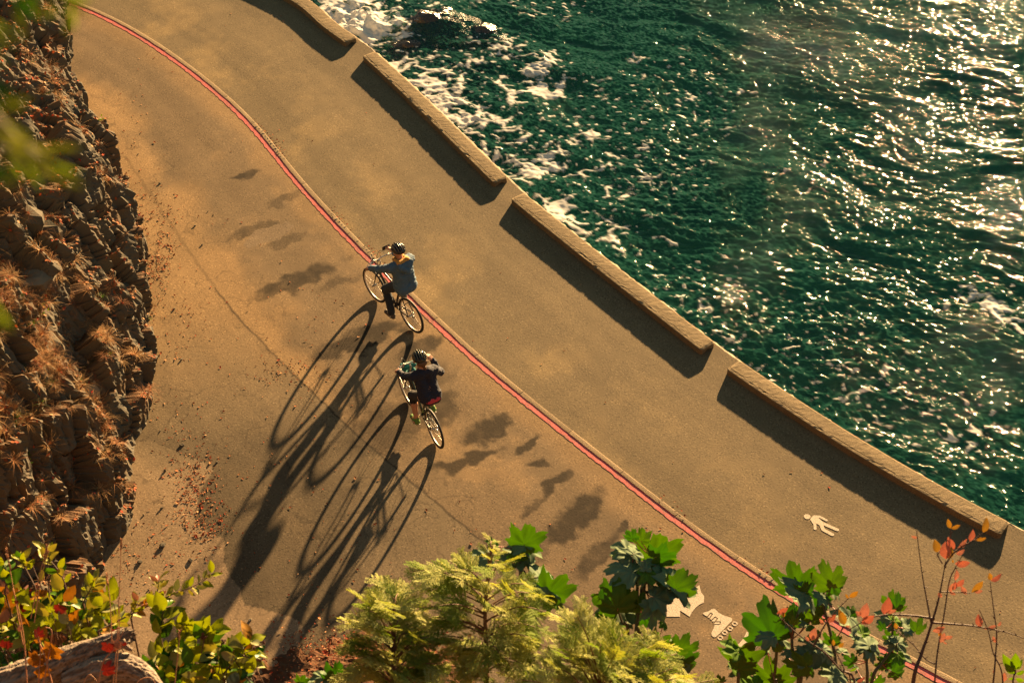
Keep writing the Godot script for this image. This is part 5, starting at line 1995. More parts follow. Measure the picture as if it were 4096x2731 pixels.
func cedar_spray(seed_: int) -> ArrayMesh:
	# a feathery frond: side sprays along a midrib, each spray with a double row of scale-leaved tips
	var g := RandomNumberGenerator.new()
	g.seed = seed_
	var m := MB.new()
	var lens := func(a: Vector3, b: Vector3, w: float, n: Vector3, c0: Color, c1: Color) -> void:
		var d := (b - a).normalized()
		var s := d.cross(n).normalized() * w
		var mid := a.lerp(b, 0.5) + n * w * 0.5
		var i := m.vert(a)
		m.vert(mid + s)
		m.vert(b)
		m.vert(mid - s)
		m.c.append_array(PackedColorArray([c0, c0.lerp(c1, 0.55), c1, c0.lerp(c1, 0.55)]))
		m.tri(i, i + 1, i + 2)
		m.tri(i, i + 2, i + 3)
	var dark := Color(0.5, 0.68, 0.5)
	var twigs := [[Vector3.ZERO, Vector3(1, 0, 0), 1.0]]
	for i in 9:
		var s := 1.0 if i % 2 else -1.0
		var x := 0.1 + 0.085 * i
		twigs.append([Vector3(x, -0.08 * x * x, 0), Vector3(0.72, g.randf_range(-0.25, 0.15), 0.62 * s).normalized(), (0.62 - 0.42 * x) * g.randf_range(0.8, 1.2)])
	for t in twigs:
		var a: Vector3 = t[0]
		var d: Vector3 = t[1]
		var l: float = t[2]
		var n := Vector3(g.randf_range(-0.35, 0.35), 1, g.randf_range(-0.45, 0.45))
		n = (n - d * n.dot(d)).normalized()
		var side := d.cross(n)
		var bend := g.randf_range(-0.25, -0.02)
		lens.call(a, a + d * l + n * bend * l * l, 0.008, n, Color(0.9, 0.6, 0.35), Color(1.0, 1.1, 0.6))
		var count := int(l * 13.0) + 2
		for k in count:
			var x := (k + 0.8) / (count + 0.4)
			var fresh := Color(1.35, 1.25, 1.05).lerp(Color(0.85, 1.05, 0.7), g.randf() * 0.8)
			for s in [-1.0, 1.0]:
				var q := a + d * l * x + n * bend * l * l * x * x
				var reach: float = (0.17 - 0.10 * x) * minf(1.0, l * 1.9) * g.randf_range(0.8, 1.2)
				var e: Vector3 = (d * 0.75 + side * s * 0.7 + n * g.randf_range(-0.25, 0.2)).normalized()
				lens.call(q, q + e * reach, 0.015, n, dark, fresh)
				if reach > 0.06:
					for s2 in [-1.0, 1.0]:
						var q2: Vector3 = q + e * reach * 0.45
						var e2: Vector3 = (e * 0.8 + e.cross(n) * s2 * 0.65).normalized()
						lens.call(q2, q2 + e2 * reach * 0.55, 0.014, n, dark, fresh)
	return m.mesh()


func cedar(label: String, far: float, trunk: Array, tips: Array, many: int) -> void:
	var o := thing("cedar_sapling", label, "cedar", "")
	var wood := mat(lin(0.13, 0.06, 0.032), 0.7)
	var p := []
	for q in trunk:
		p.append(spot(q.x, q.y, far))
	var low: Vector3 = p[0]
	p.push_front(low.lerp(root_of(low), 0.5))
	p.push_front(root_of(low))
	stem("trunk", curve(p, 4), 0.018, 0.004, wood, o)
	var total := 0
	var per := maxi(4, many / tips.size())
	for tp in tips:
		var d := far + rng.randf_range(-0.2, 0.2)
		var tip := spot(tp.x, tp.y, d)
		# leave the trunk lower down
		var h := clampf((1640.0 - tp.y) / 400.0 - 0.08 - absf(tp.x - trunk[0].x) / 3000.0, 0.0, 0.88)
		var from := p[2] as Vector3
		var k := 2 + int(h * (p.size() - 3))
		from = (p[k] as Vector3).lerp(p[mini(k + 1, p.size() - 1)], fmod(h * (p.size() - 3), 1.0))
		var mid := from.lerp(tip, 0.55) + Vector3(0, 0.03 + 0.04 * rng.randf(), 0)
		var c := curve([from, mid, tip], 8)
		stem("branch", c, 0.0042, 0.0012, wood, o, 5)
		var dir := (tip - from).normalized()
		var flat := (Vector3(0.3, 0.75, -0.25) + Vector3(rng.randf_range(-0.4, 0.4), 0, rng.randf_range(-0.45, 0.45))).normalized()
		for i in per:
			if total >= many:
				break
			var t := 1.0 if i == 0 else 0.22 + 0.76 * float(i) / per
			var idx := clampi(int(t * (c.size() - 1)), 0, c.size() - 1)
			var at := c[idx]
			var side := 1.0 if i % 2 else -1.0
			var lat := dir.cross(flat).normalized()
			var along := (dir * (1.0 if i == 0 else 0.62) + lat * (0.0 if i == 0 else side * 0.75) + Vector3(0, rng.randf_range(-0.5, 0.12), 0)).normalized()
			var n := (flat + lat * rng.randf_range(-0.6, 0.6) + dir * rng.randf_range(-0.3, 0.3)).normalized()
			var l := rng.randf_range(0.10, 0.165) * (1.15 - 0.35 * t)
			if tp.y < 1300.0:
				l *= 0.5
			var s := put("spray", M.sprays[rng.randi() % 4], M.cedar[rng.randi() % 3], o)
			s.transform = leaf_frame(at - along * l * (0.8 if i == 0 else 0.0), along * l, n)
			total += 1


func cedars() -> void:
	M.sprays = []
	for i in 4:
		M.sprays.append(cedar_spray(600 + i))
	M.cedar = [leaf_mat(0.34, 0.345, 0.11, Color(0.9, 0.9, 0.5), 0.7), leaf_mat(0.22, 0.27, 0.06, Color(0.9, 0.95, 0.45), 0.7), leaf_mat(0.47, 0.45, 0.21, Color(0.9, 0.9, 0.6), 0.7)]
	var a := []
	for v in [[1131, 1246], [1122, 1270], [1142, 1275], [978, 1308], [940, 1312], [1010, 1318], [1060, 1306], [1085, 1330], [1168, 1300], [1185, 1330], [1222, 1345], [1240, 1368], [1000, 1345], [965, 1350], [1040, 1350], [1150, 1350], [1095, 1370], [1200, 1385], [1255, 1405], [1060, 1395], [1010, 1390], [970, 1395], [1140, 1400], [1170, 1420], [1230, 1440], [990, 1435], [1040, 1440], [1090, 1445], [1270, 1450], [1160, 1465], [1210, 1490], [1100, 1490],
		[1030, 1490], [980, 1480], [1250, 1510], [1140, 1520], [1060, 1535], [1180, 1550], [1000, 1540], [1110, 1560], [960, 1440], [1280, 1490], [1230, 1470], [1080, 1510], [1150, 1505], [1200, 1525]]:
		a.append(Vector2(v[0], v[1]))
	cedar("yellow green cedar sapling with a bare leading shoot beside the broad maple leaves", 6.6, [Vector2(1117, 1590), Vector2(1117, 1495), Vector2(1114, 1414), Vector2(1117, 1345), Vector2(1131, 1252)], a, 215)
	a = []
	for v in [[812, 1432], [830, 1388], [846, 1402], [868, 1374], [812, 1488], [882, 1398], [915, 1362], [905, 1345], [935, 1372], [850, 1440], [838, 1470], [880, 1440], [920, 1420], [946, 1410], [830, 1512], [868, 1500], [900, 1470], [940, 1455], [960, 1480], [850, 1548], [890, 1535], [930, 1510], [970, 1530], [910, 1560], [960, 1565], [790, 1555], [985, 1500], [940, 1535], [1000, 1560], [880, 1568], [985, 1462], [1010, 1525]]:
		a.append(Vector2(v[0], v[1]))
	cedar("feathery cedar sapling at the leaf litter bank, leftmost of the cedars", 6.5, [Vector2(904, 1610), Vector2(903, 1518), Vector2(905, 1430), Vector2(903, 1372)], a, 160)
	a = []
	for v in [[1292, 1402], [1325, 1412], [1350, 1432], [1385, 1446], [1430, 1456], [1470, 1470], [1520, 1472], [1556, 1500], [1300, 1440], [1340, 1462], [1380, 1480], [1420, 1492], [1465, 1505], [1510, 1512], [1545, 1535], [1290, 1480], [1330, 1500], [1375, 1515], [1415, 1530], [1460, 1540], [1500, 1552], [1560, 1562], [1270, 1530], [1315, 1545], [1360, 1556], [1230, 1545], [1590, 1548], [1420, 1566], [1640, 1560], [1280, 1566], [1195, 1560], [1480, 1566]]:
		a.append(Vector2(v[0], v[1]))
	cedar("spreading pale cedar sapling under the leaves of the tall maple sapling", 6.3, [Vector2(1370, 1660), Vector2(1375, 1590), Vector2(1390, 1545), Vector2(1400, 1500)], a, 200)


func shoot(o: Node3D, far: float, p: Array, leaves: int, size: float, meshes: Array, mats: Array, bark: Material, upright := 0.5, from_t := 0.25) -> void:
	var q := []
	for v in p:
		q.append(spot(v.x, v.y, far))
	var low: Vector3 = q[0]
	var c := curve(q, 7)
	var down := curve([root_of(low), low.lerp(root_of(low), 0.4), low], 4)
	down.append_array(c)
	stem("stem", down, 0.005, 0.0016, bark, o, 5)
	for i in leaves:
		var t := lerpf(from_t, 1.0, (i + 0.6) / leaves) if leaves > 1 else 1.0
		var idx := clampi(int(t * (c.size() - 1)), 1, c.size() - 1)
		var dir := (c[idx] - c[idx - 1]).normalized()
		var ang := i * 2.4 + rng.randf_range(-0.5, 0.5)
		var side := dir.cross(Vector3.UP + Vector3(0.01, 0, 0)).normalized().rotated(dir, ang)
		var along := (dir * rng.randf_range(0.3, 1.0) + side * 0.9 + Vector3(0, 0.25, 0)).normalized() * size * rng.randf_range(0.75, 1.2)
		var n := (Vector3(rng.randf_range(-0.5, 0.5), 0.3, 1.0) if rng.randf() < upright else Vector3(rng.randf_range(-0.3, 0.5), 1.0, rng.randf_range(-0.5, 0.2))).normalized()
		n = (n - along.normalized() * n.dot(along.normalized())).normalized()
		var l := put("leaf", meshes[rng.randi() % meshes.size()], mats[mini(int(pow(rng.randf(), 1.5) * mats.size()), mats.size() - 1)], o)
		l.transform = leaf_frame(c[idx] + along * 0.1, along, n)


func fill_leaves(o: Node3D, far: float, many: int, box: Rect2, edge: Callable, size: float, meshes: Array, mats: Array) -> void:
	var made := 0
	var tries := 0
	while made < many and tries < many * 8:
		tries += 1
		var x := rng.randf_range(box.position.x, box.end.x)
		var y := rng.randf_range(box.position.y, box.end.y)
		if not edge.call(x, y):
			continue
		var at := spot(x, y, far + rng.randf_range(-0.15, 0.25))
		var n := (Vector3(rng.randf_range(-0.6, 0.6), 0.4, 1.0) if rng.randf() < 0.55 else Vector3(rng.randf_range(-0.4, 0.5), 1.0, rng.randf_range(-0.6, 0.3))).normalized()
		var along := Vector3(rng.randf_range(-1, 1), rng.randf_range(0.0, 1.0), rng.randf_range(-0.6, 0.6))
		along = (along - n * along.dot(n)).normalized() * size * rng.randf_range(0.7, 1.25)
		var l := put("leaf", meshes[rng.randi() % meshes.size()], mats[mini(int(pow(rng.randf(), 1.5) * mats.size()), mats.size() - 1)], o)
		l.transform = leaf_frame(at, along, n)
		made += 1
		if made % 3 == 0:
			stem("twig", curve([at + Vector3(rng.randf_range(-0.05, 0.05), -0.16, 0.04), at + Vector3(0, -0.06, 0.01), at], 3), 0.0028, 0.0014, M.twig, o, 5)


func salal() -> void:
	M.twig = mat(lin(0.05, 0.022, 0.014), 0.7)
	var broad := []
	for i in 4:
		broad.append(oval_leaf(700 + i, 0.62, 0.35, -0.12 - 0.1 * i, i == 3))
	var slim := []
	for i in 3:
		slim.append(oval_leaf(720 + i, 0.46, 0.45, -0.2 + 0.15 * i))
	var green := leaf_mat(0.055, 0.125, 0.010, Color(0.7, 0.75, 0.3), 0.4)
	var lime := leaf_mat(0.19, 0.22, 0.010, Color(0.85, 0.85, 0.4), 0.4)
	var deep := leaf_mat(0.022, 0.055, 0.015, Color(0.2, 0.5, 0.05), 0.35)
	var olive := leaf_mat(0.21, 0.205, 0.04, Color(0.75, 0.7, 0.4), 0.45)
	var pale := leaf_mat(0.19, 0.195, 0.09, Color(0.5, 0.5, 0.3), 0.4)
	var amber := leaf_mat(0.28, 0.14, 0.018, Color(0.7, 0.6, 0.3), 0.45)
	var crimson := leaf_mat(0.20, 0.025, 0.018, Color(0.5, 0.35, 0.3), 0.45)
	var blush := leaf_mat(0.28, 0.13, 0.09, Color(0.5, 0.45, 0.4), 0.45)
	var mixed := [lime, lime, green, olive, lime, pale, amber, deep, olive, lime, pale, amber, blush, crimson]
	# the thicket behind the driftwood
	var o := thing("salal_shrub", "dense salal thicket with red and yellow leaves behind the driftwood log", "shrub")
	shoot(o, 6.3, [Vector2(112, 1372), Vector2(110, 1320), Vector2(106, 1262)], 6, 0.062, slim, [olive, lime, green], M.twig, 0.6, 0.7)
	shoot(o, 6.3, [Vector2(78, 1345), Vector2(60, 1310), Vector2(44, 1278)], 8, 0.058, slim, [olive, lime, green], M.twig, 0.6, 0.5)
	shoot(o, 6.3, [Vector2(150, 1350), Vector2(140, 1320), Vector2(112, 1284)], 9, 0.06, slim, [olive, lime, green], M.twig, 0.5, 0.2)
	shoot(o, 6.3, [Vector2(190, 1385), Vector2(205, 1355), Vector2(218, 1336)], 11, 0.062, slim, [olive, pale, lime], M.twig, 0.5, 0.3)
	shoot(o, 6.3, [Vector2(106, 1372), Vector2(84, 1325), Vector2(70, 1288)], 2, 0.05, slim, [olive], M.twig, 0.5, 0.1)
	shoot(o, 6.2, [Vector2(10, 1360), Vector2(14, 1330), Vector2(12, 1296)], 5, 0.07, broad, [lime, green], M.twig, 0.8, 0.2)
	fill_leaves(o, 6.35, 170, Rect2(-20, 1340, 285, 140), func(x: float, y: float) -> bool: return y > 1352.0 + 0.1 * absf(x - 120.0) and y < 1525.0 - x * 0.26, 0.072, broad, mixed)
	fill_leaves(o, 6.5, 70, Rect2(-20, 1400, 250, 150), func(x: float, y: float) -> bool: return y < 1560.0 - x * 0.4, 0.07, broad, [deep, deep, green, deep])
	# the arching shoot
	o = thing("huckleberry_shoot", "slender arching shoot with small yellow leaves reaching over the pale concrete", "shrub")
	shoot(o, 6.1, [Vector2(225, 1450), Vector2(287, 1417), Vector2(346, 1388), Vector2(402, 1362), Vector2(447, 1345), Vector2(490, 1316)], 34, 0.05, slim, [olive, lime, pale, olive, amber], M.twig, 0.5, 0.05)
	shoot(o, 6.1, [Vector2(352, 1386), Vector2(362, 1352), Vector2(364, 1330)], 9, 0.05, slim, [olive, olive, blush], M.twig, 0.6, 0.3)
	shoot(o, 6.1, [Vector2(300, 1420), Vector2(310, 1395), Vector2(318, 1380)], 8, 0.055, slim, [olive, blush, lime], M.twig, 0.6, 0.3)
	# the clump right of the driftwood
	o = thing("salal_shrub", "glossy lime green salal clump to the right of the driftwood log", "shrub")
	shoot(o, 6.0, [Vector2(365, 1500), Vector2(368, 1450), Vector2(376, 1392)], 13, 0.075, broad, [lime, green, lime, amber], M.twig, 0.7, 0.35)
	shoot(o, 6.0, [Vector2(400, 1480), Vector2(412, 1455), Vector2(424, 1440)], 9, 0.07, broad, [lime, green, olive], M.twig, 0.7, 0.3)
	shoot(o, 6.0, [Vector2(455, 1490), Vector2(466, 1465), Vector2(478, 1448)], 9, 0.07, broad, [lime, green, lime], M.twig, 0.7, 0.3)
	shoot(o, 6.0, [Vector2(512, 1548), Vector2(545, 1508), Vector2(576, 1470)], 14, 0.075, broad, [lime, pale, lime, amber], M.twig, 0.6, 0.2)
	fill_leaves(o, 6.05, 130, Rect2(345, 1465, 225, 110), func(x: float, y: float) -> bool: return y > 1478.0 + 0.0012 * (x - 440.0) * (x - 440.0) and x > 345.0 + (y - 1480.0) * 0.3 - 20.0, 0.07, broad, [lime, green, lime, pale, green, olive, deep, amber])
	fill_leaves(o, 6.2, 55, Rect2(345, 1500, 240, 80), func(_x: float, _y: float) -> bool: return true, 0.07, broad, [deep, green, deep])
	# seed twigs
	for s in [[Vector2(462, 1500), Vector2(468, 1470), Vector2(466, 1455)], [Vector2(500, 1490), Vector2(512, 1480), Vector2(514, 1472)], [Vector2(560, 1500), Vector2(585, 1490), Vector2(608, 1474)], [Vector2(548, 1500), Vector2(575, 1512), Vector2(595, 1518)]]:
		var c := []
		for v in s:
			c.append(spot(v.x, v.y, 5.95))
		var m := MB.new()
		m.tube(curve(c, 5), [0.0025, 0.002], 5)
		for i in 12:
			var q: Vector3 = (c[1] as Vector3).lerp(c[2], rng.randf()) + Vector3(rng.randf_range(-0.008, 0.008), rng.randf_range(-0.006, 0.01), 0)
			m.tube(line([q, q + Vector3(rng.randf_range(-0.008, 0.008), 0.008, 0)]), [0.004, 0.001], 5)
		put("seed_twig", m.mesh(), mat(lin(0.07, 0.018, 0.012), 0.7), o)
	# small plants at the lower edge
	o = thing("young_maple", "small young maple shoots at the leaf litter bank's near edge", "maple")
	for v in [["u", 775, 1560, 778, 1522], ["f", 740, 1555, 720, 1535], ["f", 745, 1560, 770, 1540], ["u", 690, 1566, 700, 1548], ["d", 700, 1568, 725, 1550], ["u", 760, 1568, 790, 1545]]:
		var n: Vector3 = (Vector3(0, 0.3, 1) if v[0] == "u" else Vector3(0.2, 1, -0.1)).normalized()
		var a := spot(v[1], v[2], 6.8)
		var l := put("leaf", M.maple_meshes[int(v[1]) % 7], M.maple_bright[int(v[1]) % 3] if v[0] == "u" else M.maple_pale, o)
		l.transform = leaf_frame(a, lying(a, spot(v[3], v[4], 6.8), n, 0.14), n)
		stem("stem", curve([root_of(a), a.lerp(root_of(a), 0.4), a], 4), 0.004, 0.002, M.twig, o, 5)
	# bramble with orange leaves in front of the log
	o = thing("bramble", "thin bramble stems with orange and red lobed leaves before the driftwood log", "bramble")
	for s in [[Vector2(62, 1590), Vector2(55, 1478), Vector2(42, 1400), Vector2(28, 1350)], [Vector2(86, 1590), Vector2(92, 1490), Vector2(82, 1450)], [Vector2(120, 1575), Vector2(100, 1500), Vector2(78, 1455)], [Vector2(222, 1590), Vector2(236, 1520), Vector2(262, 1490), Vector2(282, 1450)], [Vector2(95, 1590), Vector2(112, 1500), Vector2(118, 1450), Vector2(104, 1440)]]:
		var c := []
		for v in s:
			c.append(spot(v.x, v.y, 5.6))
		stem("stem", curve(c, 5), 0.0028, 0.0016, mat(lin(0.32, 0.13, 0.06), 0.6), o, 5)
	var k := 0
	for v in [[88, 1460, 84, 1442, 1], [84, 1468, 92, 1478, 0], [120, 1490, 104, 1520, 0], [112, 1492, 128, 1512, 0], [85, 1512, 60, 1520, 2], [88, 1512, 96, 1535, 2], [80, 1510, 72, 1500, 2], [92, 1540, 110, 1560, 2], [246, 1482, 248, 1506, 1], [262, 1482, 280, 1478, 3], [284, 1478, 290, 1484, 1], [272, 1486, 262, 1474, 3], [240, 1540, 266, 1534, 1], [14, 1482, 30, 1476, 1], [2, 1478, 16, 1486, 1], [46, 1446, 40, 1438, 3], [110, 1400, 122, 1392, 4], [112, 1430, 116, 1412, 4], [38, 1385, 34, 1378, 1]]:
		var n := Vector3(rng.randf_range(-0.4, 0.4), 0.45, 1.0).normalized()
		var a := spot(v[0], v[1], 5.6)
		var l := put("leaf", M.maple_meshes[k % 7], [amber, crimson, leaf_mat(0.21, 0.095, 0.015, Color(0.7, 0.6, 0.3)), blush, lime][v[4]], o)
		l.transform = leaf_frame(a, lying(a, spot(v[2], v[3], 5.6), n, 0.07), n, 0.9)
		k += 1


func driftwood() -> void:
	var o := thing("driftwood_log", "weathered pale driftwood log with a broken end among the salal", "log")
	var n1 := noise(5.0, 801, 4)
	var n2 := noise(22.0, 802, 2)
	var wood := vmat(0.8)
	wood.heightmap_enabled = true
	wood.heightmap_texture = M.concrete.heightmap_texture
	wood.heightmap_scale = 0.3
	wood.uv1_triplanar = true
	wood.uv1_scale = Vector3(4, 4, 4)
	var parts := [["trunk", [Vector2(-60, 1605), Vector2(20, 1565), Vector2(85, 1538), Vector2(150, 1513), Vector2(210, 1488), Vector2(255, 1468), Vector2(296, 1450)], [0.082, 0.08, 0.076, 0.068, 0.056, 0.044, 0.034]],
		["root", [Vector2(150, 1562), Vector2(225, 1538), Vector2(283, 1527), Vector2(322, 1543), Vector2(354, 1577), Vector2(392, 1618)], [0.05, 0.07, 0.066, 0.054, 0.046, 0.04]], ["butt", [Vector2(40, 1610), Vector2(140, 1580), Vector2(230, 1565), Vector2(310, 1590)], [0.06, 0.085, 0.08, 0.06]], ["snag", [Vector2(278, 1464), Vector2(290, 1477), Vector2(303, 1485)], [0.018, 0.013, 0.006]]]
	for d in parts:
		var c := []
		for v in d[1]:
			c.append(spot(v.x, v.y + 8.0, {"trunk": 5.85, "root": 5.8, "butt": 5.9, "snag": 5.8}[d[0]]))
		var path := curve(c, 14)
		var m := MB.new()
		var sides := 64
		var radii := []
		for i in path.size():
			var t: float = float(i) / (path.size() - 1) * (d[2].size() - 1)
			radii.append(0.84 * lerpf(d[2][int(t)], d[2][mini(int(t) + 1, d[2].size() - 1)], t - int(t)))
		m.tube(path, radii, sides)
		var last := path.size() - 1
		for i in path.size():
			for k in sides:
				var at := i * sides + k
				var a := TAU * k / sides + 0.25 * n1.get_noise_2d(i * 0.03, 9.0)
				# long checks and ridges that follow the grain
				var grain := n1.get_noise_3d(cos(a) * 0.55, sin(a) * 0.55, i * 0.006)
				var fine := n2.get_noise_3d(cos(a) * 0.4, sin(a) * 0.4, i * 0.004)
				var check := 1.0 - smooth(0.0, 0.09, absf(fine))
				var away := m.v[at] - path[i]
				m.v[at] = path[i] + away * (1.0 + 0.22 * grain + 0.05 * fine - 0.09 * check)
				if d[0] == "trunk" and i > last - 3:
					m.v[at] += (path[last] - path[last - 6]).normalized() * (0.035 * n2.get_noise_2d(k * 0.25, 1.0) + 0.02 * sin(a * 2.0))
		for i in m.v.size():
			if i >= path.size() * sides:
				m.c.append(Color(0.05, 0.03, 0.02))
				continue
			var k := i % sides
			var row := i / sides
			var a := TAU * k / sides
			var fine := n2.get_noise_3d(cos(a) * 0.4, sin(a) * 0.4, row * 0.004)
			var check := 1.0 - smooth(0.0, 0.10, absf(fine))
			var w := smooth(-0.15, 0.35, n1.get_noise_3d(cos(a) * 0.5 + 5.0, sin(a) * 0.5, row * 0.02))
			m.c.append(Color(0.20, 0.155, 0.115).lerp(Color(0.085, 0.06, 0.042), w) * (1.0 + 0.5 * fine) * (1.0 - 0.72 * check))
		put(d[0], m.mesh(), wood, o)


func orange_sapling() -> void:
	var fire := leaf_mat(0.45, 0.15, 0.10, Color(0.55, 0.5, 0.45), 0.5)
	var coral := leaf_mat(0.48, 0.215, 0.15, Color(0.55, 0.5, 0.45), 0.5)
	var gold := leaf_mat(0.34, 0.20, 0.04, Color(0.6, 0.55, 0.3), 0.5)
	var leafgreen := leaf_mat(0.12, 0.16, 0.012, Color(0.8, 0.95, 0.05), 0.4)
	var slim := [oval_leaf(741, 0.48, 0.4, -0.1), oval_leaf(742, 0.42, 0.5, 0.12), oval_leaf(743, 0.52, 0.3, -0.25)]
	var make := func(label: String, far: float, z: Vector3, stems: Array, leaves: Array) -> void:
		var o := thing("orange_leaved_sapling", label, "sapling")
		var to := func(x: float, y: float) -> Vector3: return spot(z.y + x * z.x, z.z + y * z.x, far)
		for s in stems:
			var c := []
			for q in s[1]:
				c.append(to.call(q.x, q.y))
			var low: Vector3 = c[0]
			if s[2]:
				c.push_front(low.lerp(root_of(low), 0.5))
				c.push_front(root_of(low))
			var path := curve(c, 6)
			var m := MB.new()
			var r := []
			for i in path.size():
				r.append(lerpf(s[0], 0.0016, pow(float(i) / (path.size() - 1), 0.8)))
			m.tube(path, r, 6)
			# short spurs
			for i in range(6, path.size() - 2, 3):
				var d := Vector3(rng.randf_range(-1, 1), rng.randf_range(0.2, 1), rng.randf_range(-0.5, 0.5)).normalized()
				m.tube(line([path[i], path[i] + d * rng.randf_range(0.008, 0.02)]), [0.0025, 0.0012], 5)
			put("branch", m.mesh(), M.twig, o)
		for l in leaves:
			var a: Vector3 = to.call(l[0], l[1])
			var b: Vector3 = to.call(l[2], l[3])
			var n := Vector3(rng.randf_range(-0.5, 0.5), 0.35, 1.0).normalized()
			var leaf := put("leaf", slim[rng.randi() % 3], [fire, coral, gold, leafgreen][l[4]], o)
			leaf.transform = leaf_frame(a, lying(a, b, n, 0.075), n, rng.randf_range(0.9, 1.25))
	make.call("tall thin sapling with bright orange leaves at the end of the sea barriers", 6.0, Vector3(0.4486, 1950, 1166),
		[[0.012, [Vector2(330, 896), Vector2(372, 750), Vector2(410, 640), Vector2(455, 490), Vector2(480, 370), Vector2(497, 270)], true], [0.004, [Vector2(490, 300), Vector2(530, 240), Vector2(580, 200), Vector2(640, 165), Vector2(692, 125)], false], [0.003, [Vector2(505, 250), Vector2(520, 170), Vector2(522, 105)], false],
		[0.004, [Vector2(425, 600), Vector2(400, 470), Vector2(375, 330), Vector2(348, 118)], false], [0.005, [Vector2(440, 896), Vector2(455, 740), Vector2(490, 540), Vector2(515, 380), Vector2(545, 310), Vector2(582, 245)], true], [0.0055, [Vector2(440, 568), Vector2(330, 552), Vector2(200, 548), Vector2(120, 560), Vector2(60, 590), Vector2(-10, 630)], false],
		[0.0055, [Vector2(430, 588), Vector2(540, 596), Vector2(640, 605), Vector2(800, 635), Vector2(900, 668)], false], [0.003, [Vector2(474, 430), Vector2(560, 432), Vector2(630, 438)], false], [0.003, [Vector2(480, 285), Vector2(462, 255), Vector2(452, 225)], false], [0.003, [Vector2(440, 800), Vector2(390, 770), Vector2(330, 700), Vector2(240, 625)], false]],
		[[498, 262, 492, 185, 0], [512, 262, 535, 205, 2], [540, 212, 508, 158, 0], [558, 205, 612, 160, 1], [620, 172, 640, 112, 0], [648, 165, 706, 150, 2], [690, 125, 715, 58, 2], [520, 105, 508, 58, 2], [522, 105, 568, 86, 2], [453, 228, 448, 170, 2], [550, 235, 602, 222, 1], [545, 285, 622, 290, 0], [535, 282, 530, 262, 2], [545, 372, 556, 318, 1], [520, 430, 530, 382, 1], [552, 402, 592, 368, 0], [575, 400, 602, 440, 1],
		[475, 458, 455, 432, 1], [630, 432, 684, 368, 2], [640, 425, 690, 432, 1], [515, 428, 550, 446, 1], [540, 420, 548, 380, 0], [180, 545, 208, 462, 0], [190, 535, 242, 520, 1], [70, 562, 94, 498, 1], [68, 592, 132, 545, 0], [62, 552, 38, 532, 1], [672, 610, 664, 552, 0], [690, 612, 714, 622, 1], [715, 612, 752, 602, 1], [765, 605, 782, 586, 1], [430, 632, 494, 612, 1], [490, 662, 536, 666, 1], [485, 685, 505, 697, 1], [352, 154, 322, 148, 1], [470, 660, 465, 635, 2], [245, 620, 236, 585, 2], [5, 610, -15, 600, 1], [470, 690, 492, 640, 1]])
	make.call("nearly bare twigs with few orange leaves, right of the tall orange-leaved sapling", 6.1, Vector3(0.4486, 1950, 1166),
		[[0.0055, [Vector2(740, 900), Vector2(752, 760), Vector2(758, 640), Vector2(740, 500), Vector2(725, 378)], true], [0.0045, [Vector2(790, 900), Vector2(740, 740), Vector2(715, 630), Vector2(668, 518)], true], [0.006, [Vector2(840, 900), Vector2(852, 850), Vector2(855, 800)], true]],
		[[728, 372, 794, 348, 0], [728, 370, 716, 330, 2], [752, 690, 740, 658, 1], [742, 845, 746, 825, 0], [795, 890, 800, 842, 1], [852, 830, 856, 736, 3], [845, 832, 788, 758, 3], [858, 828, 900, 780, 3], [850, 850, 800, 800, 3], [858, 850, 905, 840, 3], [850, 870, 820, 880, 3], [856, 872, 900, 890, 3]])
	make.call("low orange-leaved twigs crossing the bushy maple sapling", 6.2, Vector3(0.2128, 1636.5, 1234.6),
		[[0.0065, [Vector2(1540, 1590), Vector2(1380, 1420), Vector2(1200, 1230), Vector2(950, 1060), Vector2(760, 890), Vector2(695, 818)], true], [0.004, [Vector2(1090, 1175), Vector2(1160, 1040), Vector2(1230, 920), Vector2(1350, 775), Vector2(1475, 650)], false], [0.004, [Vector2(1490, 1590), Vector2(1440, 1450), Vector2(1370, 1300), Vector2(1310, 1170)], true], [0.003, [Vector2(770, 900), Vector2(765, 850), Vector2(768, 810)], false]],
		[[698, 820, 815, 745, 0], [765, 860, 770, 800, 2], [1205, 925, 1155, 880, 1], [1240, 905, 1345, 845, 0], [1200, 935, 1160, 900, 1], [1470, 655, 1438, 608, 2], [1480, 645, 1575, 568, 2], [1045, 1112, 1005, 1068, 1], [1060, 1105, 1135, 1025, 0], [1070, 1100, 1110, 990, 1], [1365, 1185, 1418, 1135, 2], [1310, 1165, 1300, 1090, 2], [1430, 940, 1370, 775, 2], [1560, 1550, 1665, 1520, 0], [1480, 1440, 1560, 1395, 3]])


